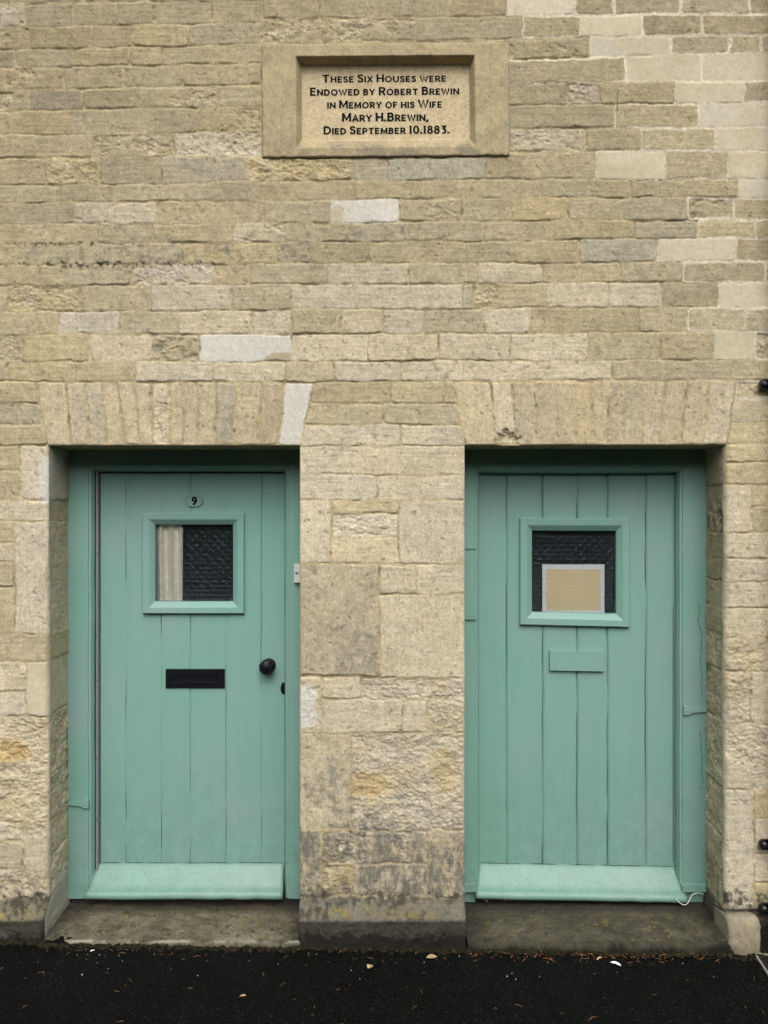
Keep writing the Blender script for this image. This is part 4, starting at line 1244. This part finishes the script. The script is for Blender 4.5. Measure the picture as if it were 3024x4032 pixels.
# ------------------------------------------------------------------ doors
def door_leaf(name, mat, parent, x0, x1, zb, zt, grooves, hole_, gw, gd, beads, seed):
    """boarded leaf: vertical tongue-and-groove boards, with an opening for the pane"""
    xsb = {x0, x1, hole_[0], hole_[1]}
    for g in grooves:
        for o_ in (-gw, -gw * 0.5, gw * 0.5, gw): xsb.add(g + o_)
        if beads:
            for o_ in (0.006, 0.0075, 0.009, 0.0105): xsb.add(g + o_)
    xv = sorted(xsb)
    add = []
    for a, b_ in zip(xv[:-1], xv[1:]):
        n_ = int((b_ - a) / 0.02)
        add += [a + (b_ - a) * i / (n_ + 1) for i in range(1, n_ + 1)]
    xv = np.array(sorted(xv + add))
    zv = np.array(sorted(set(list(np.linspace(zb, zt, 110)) + [hole_[2], hole_[3]])))[::-1]
    Xg, Zg = np.meshgrid(xv, zv)
    Yg = np.full_like(Xg, YL)
    rr = np.random.RandomState(seed)
    Xo = Xg.copy()
    # board cupping and level differences
    gs_ = [x0] + list(grooves) + [x1]
    for a, b_ in zip(gs_[:-1], gs_[1:]):
        m_ = (Xg > a) & (Xg <= b_)
        u = (Xg - a) / (b_ - a) * 2 - 1
        Yg = np.where(m_, Yg + rr.uniform(-0.0008, 0.0008) + rr.uniform(-0.0008, 0.0012) * u * u, Yg)
    for i, g in enumerate(grooves):
        wob = 0.0022 * fbm(np.full_like(Zg, 37.0 * i).astype(np.float32), (Zg * 1000).astype(np.float32), 110, 4, seed + i, 0.7)
        dd = np.abs(Xg - g)
        dmod = 0.65 + 0.5 * vnoise(np.full_like(Zg, i * 7.0), Zg * 9, seed + 40 + i)
        gsel = gd[i] if isinstance(gd, (list, tuple)) else gd
        Yg = np.where(dd <= gw * 0.52, YL + gsel * dmod, np.where(dd <= gw * 1.06, Yg + 0.0015 * min(1, gsel / 0.003), Yg))
        Xo = np.where(dd < gw * 2, Xo + wob, Xo)
        if beads:
            b2 = np.abs(Xg - g - 0.008)
            Yg = np.where(b2 < 0.001, Yg + 0.0022, Yg)
            Xo = np.where((Xg > g + gw * 1.7) & (b2 < 0.003), Xo + wob, Xo)
    inh = np.zeros((len(zv) - 1, len(xv) - 1), bool)
    xm = 0.5 * (xv[:-1] + xv[1:]); zm = 0.5 * (zv[:-1] + zv[1:])
    inh |= ((zm[:, None] > hole_[2]) & (zm[:, None] < hole_[3]) & (xm[None] > hole_[0]) & (xm[None] < hole_[1]))
    P = np.stack([Xo, Yg, Zg], -1)
    o = grid_mesh(name, P, ~inh, None, mat, parent)
    o.data.polygons.foreach_set('use_smooth', np.zeros(len(o.data.polygons), bool))
    md = o.modifiers.new('thickness', 'SOLIDIFY'); md.thickness = 0.036; md.offset = -1
    return o

def ring_frame(name, mat, parent, ox0, ox1, oz0, oz1, prof):
    """picture-frame moulding; prof = (inset, y)"""
    bm = bmesh.new()
    rings = []
    for t_, y_ in prof:
        rings.append([bm.verts.new(p) for p in ((ox0 + t_, y_, oz0 + t_), (ox1 - t_, y_, oz0 + t_), (ox1 - t_, y_, oz1 - t_), (ox0 + t_, y_, oz1 - t_))])
    for a, b_ in zip(rings[:-1], rings[1:]):
        for i in range(4):
            j = (i + 1) % 4; bm.faces.new((a[i], a[j], b_[j], b_[i]))
    return from_bm(name, bm, mat, parent, bevel=0.0012)

def pane(parent, x0, x1, z0, z1, y_):
    me = bpy.data.meshes.new('pane')
    bm = bmesh.new(); add_box(bm, x0, x1, y_, y_ + 0.004, z0, z1)
    # a single face is enough for light to pass once
    fr = [f for f in bm.faces if not all(abs(v.co.y - y_) < 1e-5 for v in f.verts)]
    bmesh.ops.delete(bm, geom=fr, context='FACES')
    o = from_bm('pane', bm, M_glass, parent)
    if o.data.polygons[0].normal.y > 0: o.data.flip_normals()
    return o

def weatherboard(mat, parent, x0t, x1t, x0b, x1b, zt, zb, tiltz, proj):
    prof = [(0.0, zt, 0.0), (0.004, zt - 0.0005, 0.02), (0.012, zt - 0.012, 0.1), (0.024, zt - 0.030, 0.28), (0.042, zt - 0.056, 0.52), (proj * 0.62, zb + 0.040, 0.74), (proj * 0.80, zb + 0.0325, 0.9), (proj * 0.96, zb + 0.026, 1.0), (proj, zb + 0.013, 1.0), (proj - 0.002, zb + 0.002, 1.0), (proj - 0.02, zb, 1.0), (0.0, zb + 0.006, 0.9)]
    bm = bmesh.new(); rows_ = []
    N = 60
    for p, z, f in prof:
        a = x0t + (x0b - x0t) * f; b_ = x1t + (x1b - x1t) * f
        rw = []
        for i in range(N + 1):
            u = i / N
            nn = float(vnoise(np.array([u * 14 + z * 20]), np.array([p * 60]), 970)[0])
            rw.append(bm.verts.new((a + (b_ - a) * u, YL - p + 0.0012 * nn, z + tiltz * u + 0.0012 * nn)))
        rows_.append(rw)
    for a, b_ in zip(rows_[:-1], rows_[1:]):
        for i in range(N): bm.faces.new((a[i], a[i + 1], b_[i + 1], b_[i]))
    bm.faces.new([r_[0] for r_ in rows_]); bm.faces.new([r_[-1] for r_ in rows_])
    o = from_bm('weatherboard', bm, mat, parent)
    for p in o.data.polygons: p.use_smooth = abs(p.normal.x) < 0.5
    return o

WPROF = lambda w: [(0.0, YL + 0.001), (0.0, YL - 0.017), (0.003, YL - 0.020), (w * 0.52, YL - 0.019), (w * 0.60, YL - 0.017), (w * 0.98, YL - 0.002), (w, YL + 0.008), (w, YL + 0.03)]

# --- door number 9
door1 = thing('plank_door', (-0.8155, YL + 0.018, 0.09), 'green plank door numbered 9 with black knob, black letter plate and curtained pane', 'door', 'green plank doors')
w0 = W(560.6, 2416, YL - .018); w1 = W(960.5, 2020, YL - .018)
g0 = W(611, 2364, YL); g1 = W(915, 2064, YL)
X0, X1 = -1.2090, -0.4236
gr1 = [W(x, 2000, YL).x for x in (496, 636, 750, 890, 1030)]
door_leaf('boards', M_green, door1, X0, X1, 0.10, 1.8685, gr1, (g0.x - 0.004, g1.x + 0.004, g0.z - 0.004, g1.z + 0.004), 0.0028, [0.009, 0.010, 0.006, 0.009, 0.008], False, 31)
fw = (g0.x - w0.x)
wf = ring_frame('window_frame', M_green, door1, w0.x, w1.x, w0.z, w1.z, WPROF(fw))
pane(wf, g0.x - 0.003, g1.x + 0.003, g0.z - 0.003, g1.z + 0.003, YL + 0.012)
weatherboard(M_wb, door1, -1.222, -0.4275, -1.2455, -0.4235, 0.206, 0.088, 0.0, 0.088)
def top_crack(x0, x1, z0, z1, seed, parent):
    r_ = np.random.RandomState(seed); bm = bmesh.new(); x = x0 + 0.004
    while x < x1 - 0.02:
        L = min(r_.uniform(0.05, 0.2), x1 - 0.004 - x)
        pts = [Vector((x + L * k / 6, YL - 0.0012, z0 + (z1 - z0) * (x + L * k / 6 - x0) / (x1 - x0) + 0.0015 + r_.uniform(-0.0012, 0.0012))) for k in range(7)]
        add_tube(bm, pts, [0.0004, 0.0010, 0.0013, 0.0010, 0.0014, 0.0009, 0.0004], 5); x += L + r_.uniform(0.0, 0.06)
    return from_bm('paint_crack', bm, M_seal, parent)
top_crack(-1.209, -0.4275, 0.206, 0.206, 5, door1)
# number plate
c = W(765, 1973, YL)
npl = None
bm = bmesh.new()
def ellipse_plate(bm, c, a, b_, prof, n_=40):
    rings = []
    for s_, y_ in prof:
        if s_ == 0: rings.append([bm.verts.new((c.x, y_, c.z))])
        else: rings.append([bm.verts.new((c.x + a * s_ * math.cos(2 * math.pi * k / n_), y_, c.z + b_ * s_ * math.sin(2 * math.pi * k / n_))) for k in range(n_)])
    for A_, B_ in zip(rings[:-1], rings[1:]):
        for k in range(n_):
            if len(B_) == 1: bm.faces.new((A_[k], A_[(k + 1) % n_], B_[0]))
            else: bm.faces.new((A_[k], A_[(k + 1) % n_], B_[(k + 1) % n_], B_[k]))
ellipse_plate(bm, c, 0.0395, 0.0262, [(1.0, YL + 0.001), (1.0, YL - 0.0055), (0.96, YL - 0.0075), (0.90, YL - 0.0075), (0.86, YL - 0.0032), (0, YL - 0.0042)])
npl = from_bm('number_plate', bm, M_green, door1)
bm = bmesh.new()
place_text(bm, '9', 754.5, 776.5, 1956, 1989, YL - 0.0046, False, bold=0.035, proud=0.001)
from_bm('numeral', bm, M_letters, npl)
for sx in (-1, 1):
    bm = bmesh.new(); add_lathe(bm, (c.x + sx * 0.030, YL - 0.0041, c.z), (0, -1, 0), [(0.0045, 0), (0.0042, 0.0016), (0.002, 0.0022), (0, 0.0016)], 12)
    from_bm('screw', bm, M_green, npl)
# letter plate
a = W(651, 2710, YL - .01); b_ = W(884, 2635, YL - .01)
lp = ring_frame('letter_plate', M_black, door1, a.x, b_.x, a.z, b_.z, [(0.0, YL + 0.001), (0.0, YL - 0.006), (0.003, YL - 0.009), (0.024, YL - 0.0095), (0.030, YL - 0.0085), (0.032, YL - 0.003)])
box('flap', M_black, lp, a.x + 0.0325, b_.x - 0.0325, YL - 0.0075, YL - 0.001, a.z + 0.0215, b_.z - 0.0215, 0.0015)
# the plate's inner ledge is wide at the sides; a thin backing closes it
box('backing', M_black, lp, a.x + 0.01, b_.x - 0.01, YL - 0.003, YL - 0.0005, a.z + 0.01, b_.z - 0.01)
# octagonal knob on its rose
c = W(1050, 2628, YL - .04)
bm = bmesh.new(); add_lathe(bm, (c.x + 0.004, YL + 0.001, c.z + 0.002), (0, -1, 0), [(0.030, 0), (0.030, 0.004), (0.027, 0.007), (0.012, 0.010), (0.011, 0.030)], 24)
kb = from_bm('knob_rose', bm, M_black, door1, smooth=False)
bm = bmesh.new(); add_lathe(bm, (c.x, YL - 0.022, c.z), (0, -1, 0), [(0.011, -0.004), (0.024, 0.0), (0.0335, 0.009), (0.0345, 0.018), (0.029, 0.030), (0.017, 0.038), (0.009, 0.040), (0.008, 0.043), (0, 0.0445)], 8, R(22.5))
from_bm('knob', bm, M_black, door1)
# keyhole cover at the closing edge
c = W(1119, 2709, YL)
bm = bmesh.new(); ellipse_plate(bm, Vector((c.x - 0.002, 0, c.z)), 0.013, 0.026, [(1.0, YL + 0.001), (1.0, YL - 0.004), (0.8, YL - 0.007), (0, YL - 0.008)], 24)
for v in bm.verts: v.co.x = min(v.co.x, X1 + 0.001)
from_bm('keyhole_cover', bm, M_black, door1)

# curtain just behind the pane of door 9
cx0, cx1 = g0.x - 0.012, W(724, 2200, YL + 0.05).x
N = 70
us = np.linspace(0, 1, N); zs = np.linspace(g0.z - 0.05, g1.z + 0.05, 40)
U, Z = np.meshgrid(us, zs)
Xc = cx0 + (cx1 - cx0) * U + 0.004 * (Z - g0.z) * (U - 0.5)
Yc = YL + 0.036 + 0.013 * np.sin(U * 17 + 1.2 * np.sin(Z * 5)) + 0.0025 * np.sin(U * 37 + 2)
cur = grid_mesh('curtain', np.stack([Xc, Yc, Z], -1), np.ones((39, N - 1), bool), None, M_curtain, None, flip=True)
tag(cur, 'white curtain hanging behind the left part of the glass in the door numbered 9', 'curtain')

# --- the other door
door2 = thing('plank_door', (0.821, YL + 0.018, 0.09), 'green plank door without number, blank green plate below a pane with a card behind', 'door', 'green plank doors')
w0 = W(2048, 2460, YL - .018); w1 = W(2480, 2040, YL - .018)
h0 = W(2095, 2412, YL); h1 = W(2433, 2082, YL)
X0b, X1b = 0.397, 1.243
gr2 = [W(x, 2000, YL).x for x in (1993, 2135, 2271, 2391, 2541)]
door_leaf('boards', M_green2, door2, X0b, X1b, 0.10, 1.8685, gr2, (h0.x - 0.004, h1.x + 0.004, h0.z - 0.004, h1.z + 0.004), 0.0030, 0.014, True, 57)
wf = ring_frame('window_frame', M_green2, door2, w0.x, w1.x, w0.z, w1.z, WPROF(h0.x - w0.x))
for v in wf.data.vertices: v.co.z -= 0.011 * (v.co.x - w0.x) / (w1.x - w0.x) * (1 if v.co.z < (w0.z + w1.z) / 2 else 0.15)
pane(wf, h0.x - 0.003, h1.x + 0.003, h0.z - 0.003, h1.z + 0.003, YL + 0.012)
weatherboard(M_wb, door2, 0.404, 1.240, 0.3835, 1.262, 0.206, 0.090, -0.016, 0.088)
top_crack(0.404, 1.24, 0.206, 0.190, 8, door2)
a = W(2165, 2640, YL - .014); b_ = W(2379, 2563, YL - .014)
bp = box('blank_plate', M_green2, door2, a.x, b_.x, YL - 0.015, YL + 0.001, a.z, b_.z, 0.002)
for v in bp.data.vertices: v.co.z -= 0.004 * (v.co.x - a.x) / (b_.x - a.x)
# bead at the closing edge
bm = bmesh.new(); add_tube(bm, [(1.2335, YL + 0.0002, 0.21), (1.2335, YL + 0.0002, 1.30)], 0.0012, 5)
from_bm('edge_gap', bm, M_seal, door2)
# card behind the pane
a = W(2134, 2414, YL + .03); b_ = W(2378, 2222, YL + .03)
card = box('picture_card', M_card, None, a.x, b_.x, YL + 0.022, YL + 0.026, a.z - 0.02, b_.z, 0.001)
tag(card, 'beige card with a white border standing behind the glass of the unnumbered door', 'card')
a2 = W(2149, 2402, YL + .03); b2 = W(2362, 2241, YL + .03)
box('picture', M_beige, card, a2.x, b2.x, YL + 0.0205, YL + 0.0218, a2.z, b2.z)

# ------------------------------------------------------------------ door bell
a = W(1158, 2294, YF - .02)
bell = thing('door_bell', (a.x + 0.016, YF - 0.001, a.z), 'white door bell push with a grey button on the green jamb beside the pier', 'door bell')
zt_ = W(1158, 2221, YF - .02).z
box('case', M_white, bell, a.x, a.x + 0.031, YF - 0.020, YF - 0.001, a.z, zt_, 0.003, 3)
c = W(1168.5, 2256, YF - .02)
bm = bmesh.new(); add_lathe(bm, (c.x, YF - 0.0195, c.z), (0, -1, 0), [(0.0068, 0), (0.0066, 0.002), (0.004, 0.003), (0, 0.0032)], 20)
from_bm('button', bm, M_grey, bell)
c = W(1168.5, 2234, YF - .02)
bm = bmesh.new(); add_lathe(bm, (c.x, YF - 0.0195, c.z), (0, -1, 0), [(0.0016, 0), (0.0014, 0.0008), (0, 0.001)], 10)
from_bm('lamp', bm, M_grey, bell)

# ------------------------------------------------------------------ downpipe with eared sockets at the right edge
PX = 1.556
pipe = thing('downpipe', (PX, -0.055, 0), 'black iron downpipe at the right edge, its bolted ears showing against the stone', 'downpipe')
bm = bmesh.new(); add_tube(bm, [(PX, -0.058, 5.0)] + [(PX, -0.058, z) for z in np.linspace(4.5, 0.24, 12)] + smooth_path([(PX, -0.058, 0.2), (PX, -0.062, 0.15), (PX, -0.09, 0.11), (PX, -0.13, 0.085)], 4), 0.036, 20)
from_bm('pipe', bm, M_blackpipe, pipe, smooth=True)
for py in (1512, 3310, 3560, -400):
    z = (3720 - py) / 1000 - 0.003
    bm = bmesh.new(); add_lathe(bm, (PX, -0.058, z - 0.03), (0, 0, 1), [(0.0365, -0.02), (0.042, -0.015), (0.042, 0.05), (0.0365, 0.055)], 20)
    sk = from_bm('socket', bm, M_blackpipe, pipe)
    for s in (-1, 1):
        bm = bmesh.new()
        add_box(bm, *( sorted((PX + s * 0.03, PX + s * 0.068)) ), -0.028, -0.016, z - 0.022, z + 0.018)
        add_lathe(bm, (PX + s * 0.070, -0.0155, z - 0.002), (0, -1, 0), [(0.020, 0), (0.020, 0.0125)], 20)
        from_bm('ear', bm, M_blackpipe, sk, bevel=0.001)
        bm = bmesh.new(); add_lathe(bm, (PX + s * 0.072, -0.002, z - 0.002), (0, -1, 0), [(0.011, 0), (0.011, 0.022), (0.0135, 0.027), (0.0125, 0.034), (0.006, 0.039), (0, 0.0395)], 14)
        from_bm('bolt', bm, M_blackpipe, sk)

# ------------------------------------------------------------------ cable from the pier to the weatherboard
p12 = lambda x, y_, d: W(1824 + x * .7233, 2800 + y_ * .7233, d)
cable = thing('cable', (1.30, 0.10, 0.1), 'thin cable along the foot of the right pier, its loose end white', 'cable')
blk = [p12(1312, 1000, 0.20), p12(1340, 1025, 0.13), p12(1368, 1052, 0.06), p12(1405, 1079, -0.004), p12(1440, 1081, -0.012), p12(1500, 1082, -0.012), p12(1560, 1078, -0.012), p12(1620, 1078, -0.012), p12(1690, 1076, -0.012)]
bm = bmesh.new(); add_tube(bm, smooth_path(blk, 6), 0.0038, 8); from_bm('black_sheath', bm, M_blackpipe, cable, smooth=True)
wht = [p12(1158, 1022, 0.184), p12(1172, 1038, 0.18), p12(1192, 1052, 0.178), p12(1212, 1053, 0.178), p12(1228, 1035, 0.18), p12(1242, 1006, 0.19), p12(1262, 993, 0.195), p12(1290, 992, 0.20), p12(1312, 1000, 0.20)]
bm = bmesh.new(); add_tube(bm, smooth_path(wht, 6), 0.0018, 8); from_bm('white_end', bm, M_white, cable, smooth=True)

# ------------------------------------------------------------------ drain grating
gz = float(ground_z(np.array(1.6), np.array(-0.2))) + 0.004
drain = thing('drain_grate', (1.62, -0.22, gz), 'dark metal drain grating with a pale edge in the tarmac at the right', 'drain')
def on_ground(px, py, dz=0.0, base=None):
    """photo pixel -> point on the pavement"""
    z = 0.0
    for _ in range(4):
        s = (EYE - z) / ((py - 2016) / 1000.0 / D)
        yv = s - D; xv = (px - 1512) / 1000.0 * s / D
        z = float(ground_z(np.array(xv), np.array(yv))) + dz
    return Vector((xv, yv, z))
q0 = on_ground(2968, 3758); q1 = on_ground(3024, 3845)
dirv = (q1 - q0); dirv.z = 0; dirv.normalize()
ang = math.atan2(dirv.y, dirv.x)
L_, Wd = 0.36, 0.30
def drain_pt(u, v, z):
    # u along the pale edge, v away from it (towards the right)
    nrm = Vector((-dirv.y, dirv.x, 0))
    if nrm.x < 0: nrm = -nrm
    return q0 + dirv * u + nrm * v + Vector((0, 0, gz - q0.z + z))
def dbox(bm, u0, u1, v0, v1, z0, z1):
    vs = [bm.verts.new(drain_pt(u, v, z)) for z in (z0, z1) for u, v in ((u0, v0), (u1, v0), (u1, v1), (u0, v1))]
    for f in ((0, 1, 2, 3), (4, 5, 6, 7), (0, 1, 5, 4), (1, 2, 6, 5), (2, 3, 7, 6), (3, 0, 4, 7)): bm.faces.new([vs[i] for i in f])
bm = bmesh.new()
dbox(bm, 0, L_, 0, 0.008, -0.03, 0.006); dbox(bm, 0, L_, Wd - 0.008, Wd, -0.03, 0.006)
dbox(bm, 0, 0.008, 0.0085, Wd - 0.0085, -0.03, 0.006); dbox(bm, L_ - 0.008, L_, 0.0085, Wd - 0.0085, -0.03, 0.006)
from_bm('rim', bm, M_galv, drain)
bm = bmesh.new()
k = 0.010
while k < L_ - 0.012:
    dbox(bm, k, k + 0.006, 0.009, Wd - 0.009, -0.004, 0.0035); k += 0.024
k = 0.03
while k < Wd - 0.02:
    dbox(bm, 0.009, L_ - 0.009, k, k + 0.005, -0.004, 0.0025); k += 0.03
from_bm('bars', bm, M_blackpipe, drain)
bm = bmesh.new(); dbox(bm, 0.003, L_ - 0.003, 0.003, Wd - 0.003, -0.02, 0.0005)
from_bm('pit', bm, M_seal, drain)

# ------------------------------------------------------------------ moss along the foot of the wall
rm = np.random.RandomState(77)
bm = bmesh.new()
def clump(bm, c, r_, flat=0.45):
    vs = []
    n_ = 7
    rings = [[bm.verts.new((c[0], c[1], c[2] + r_ * flat))]]
    for ph, f in ((0.6, 0.75), (1.0, 0.1), (1.05, -0.4)):
        rings.append([bm.verts.new((c[0] + r_ * ph * math.cos(6.283 * k / n_ + ph) * rm.uniform(.75, 1.2), c[1] + r_ * ph * math.sin(6.283 * k / n_ + ph) * rm.uniform(.75, 1.2), c[2] + r_ * flat * f * rm.uniform(.6, 1.2))) for k in range(n_)])
    for k in range(n_): bm.faces.new((rings[0][0], rings[1][k], rings[1][(k + 1) % n_]))
    for a, b_ in zip(rings[1:-1], rings[2:]):
        for k in range(n_): bm.faces.new((a[k], b_[k], b_[(k + 1) % n_], a[(k + 1) % n_]))
for i in range(1500):
    x = rm.uniform(-2.0, 2.0)
    if -1.31 < x < -0.34: yb_ = -0.070
    elif 0.33 < x < 1.345: yb_ = -0.054
    elif 1.33 < x < 1.47: yb_ = -0.062
    else: yb_ = -0.056
    if x > 1.47: yb_ = -0.004
    y_ = yb_ - abs(rm.normal(0, 0.014)) + 0.003
    clump(bm, (x, y_, float(ground_z(np.array(x), np.array(y_))) + rm.uniform(-0.004, 0.005)), rm.uniform(0.004, 0.012))
tag(from_bm('moss', bm, M_moss, None, smooth=False), 'dark moss and dirt along the foot of the wall', 'moss', kind='stuff')

# ------------------------------------------------------------------ litter on the tarmac
def needle(bm, c, L, ang_, lift):
    d = Vector((math.cos(ang_), math.sin(ang_), 0)); s = Vector((-d.y, d.x, 0))
    bend = rm.uniform(-0.07, 0.07) * L
    pts = [c - d * L / 2 + Vector((0, 0, 0.001)), c + s * bend + Vector((0, 0, lift)), c + d * L / 2 + Vector((0, 0, 0.0015))]
    add_tube(bm, pts, [0.0004, 0.0008, 0.0004], 4)
bm = bmesh.new()
for i in range(190):
    u = rm.rand()
    if u < 0.55:
        px = rm.uniform(1830, 2900); py = 3755 + abs(rm.normal(0, 18))
    elif u < 0.75:
        px = rm.uniform(250, 1900); py = 3738 + abs(rm.normal(0, 22))
    else:
        px = rm.uniform(-200, 3200); py = rm.uniform(3745, 4100)
    g = on_ground(px, py, 0.003)
    needle(bm, g, rm.uniform(0.006, 0.028), rm.uniform(0, math.pi), rm.uniform(0.002, 0.005))
tag(from_bm('pine_needles', bm, M_needle, None), 'orange fallen needles scattered over the dark tarmac', 'needles', kind='stuff')
bm = bmesh.new()
for i in range(75):
    px = rm.uniform(-100, 3100); py = 3735 + abs(rm.normal(0, 60))
    g = on_ground(px, py, 0.002); r_ = rm.uniform(0.001, 0.0026) * (1.4 if rm.rand() < 0.08 else 0.85)
    bmesh.ops.create_icosphere(bm, subdivisions=1, radius=r_, matrix=Matrix.Translation(g) @ Matrix.Rotation(rm.uniform(0, 3), 4, 'X') @ Matrix.Diagonal((1, rm.uniform(.6, 1.2), .7, 1)))
tag(from_bm('grit', bm, M_grit, None), 'pale grit sprinkled on the tarmac by the wall', 'grit', kind='stuff')

def leaf(name, mat, c, L, Wd_, ang_, curl, label, cat, group=None):
    bm = bmesh.new()
    n_ = 10; rows_ = []
    for i in range(n_ + 1):
        t_ = i / n_
        w = Wd_ / 2 * math.sin(math.pi * min(1, t_ * 0.96 + 0.02)) ** 0.8
        zc = curl * math.sin(t_ * math.pi) + 0.002
        rows_.append([Vector(((t_ - 0.5) * L, s * w * rm.uniform(.8, 1.1), zc + abs(s) * curl * 0.8 * rm.uniform(.6, 1.2))) for s in (-1, -0.5, 0, 0.5, 1)])
    M_ = Matrix.Translation(c) @ Matrix.Rotation(ang_, 4, 'Z')
    vr = [[bm.verts.new(M_ @ p) for p in rw] for rw in rows_]
    for a, b_ in zip(vr[:-1], vr[1:]):
        for i in range(4): bm.faces.new((a[i], a[i + 1], b_[i + 1], b_[i]))
    o = from_bm(name, bm, mat, None)
    md = o.modifiers.new('thickness', 'SOLIDIFY'); md.thickness = 0.0006
    return tag(o, label, cat, group)
LG = 'fallen leaves'
def on_step(px, py, zf, zb, yf):
    z = 0.05
    for _ in range(5):
        s = (EYE - z) / ((py - 2016) / 1000.0 / D)
        z = zf + (zb - zf) * min(1, max(0, (s - D - yf) / (0.33 - yf)) * 1.35)
    return Vector(((px - 1512) / 1000.0 * s / D, s - D, z + 0.004))
leaf('fallen_leaf', M_leaf, on_step(1895, 3553, 0.03, 0.072, -0.052), 0.062, 0.024, R(-32), 0.008, 'curled brown leaf in the left back corner of the dark doorstep', 'leaf', LG)
leaf('fallen_leaf', M_leaf, on_step(2000, 3555, 0.03, 0.072, -0.052), 0.038, 0.026, R(10), 0.006, 'brown leaf under the weatherboard, second from the left corner of the dark doorstep', 'leaf', LG)
leaf('fallen_leaf', M_tanleaf, on_ground(1700, 3773, 0.003), 0.040, 0.030, R(10), 0.003, 'tan ragged leaf on the tarmac right of the middle pier foot', 'leaf', LG)
leaf('fallen_leaf', M_tanleaf, on_ground(1457, 3810, 0.003), 0.026, 0.026, R(60), 0.003, 'small round brown leaf on the tarmac in front of the middle pier', 'leaf', LG)
leaf('fallen_leaf', M_tanleaf, on_ground(2360, 3778, 0.003), 0.030, 0.010, R(35), 0.003, 'narrow yellow leaf on the tarmac beside the white scrap', 'leaf', LG)
leaf('fallen_leaf', M_tanleaf, on_ground(956, 3925, 0.003), 0.022, 0.012, R(15), 0.002, 'narrow olive leaf lying out on the open tarmac at the left', 'leaf', LG)
leaf('white_feather', M_scrap, on_ground(2424, 3800, 0.004), 0.042, 0.018, R(-35), 0.004, 'small white feather on the tarmac before the dark doorstep', 'feather')
leaf('paper_scrap', M_scrap, on_ground(364, 3747, 0.004), 0.017, 0.009, R(30), 0.002, 'tiny white paper scrap on the tarmac before the pale doorstep', 'paper')
# a seedling in the crack
g = on_ground(2676, 3768, 0.0)
weed = thing('weed', g, 'tiny green weed sprouting at the foot of the dark doorstep', 'plant')
bm = bmesh.new()
for k in range(7):
    a_ = k * 0.9; ln = rm.uniform(0.010, 0.018)
    d = Vector((math.cos(a_), math.sin(a_), 0.8)).normalized(); s = Vector((-math.sin(a_), math.cos(a_), 0)) * 0.0045
    p = [g + Vector((0, 0, 0.002)), g + d * ln * 0.6 + s, g + d * ln + Vector((0, 0, -0.002)), g + d * ln * 0.6 - s]
    bm.faces.new([bm.verts.new(q) for q in p])
from_bm('leaves', bm, M_weed, weed)
bm = bmesh.new(); add_tube(bm, [g - Vector((0, 0, 0.004)), g + Vector((0.001, 0, 0.012))], 0.001, 5)
from_bm('stem', bm, M_weed, weed)
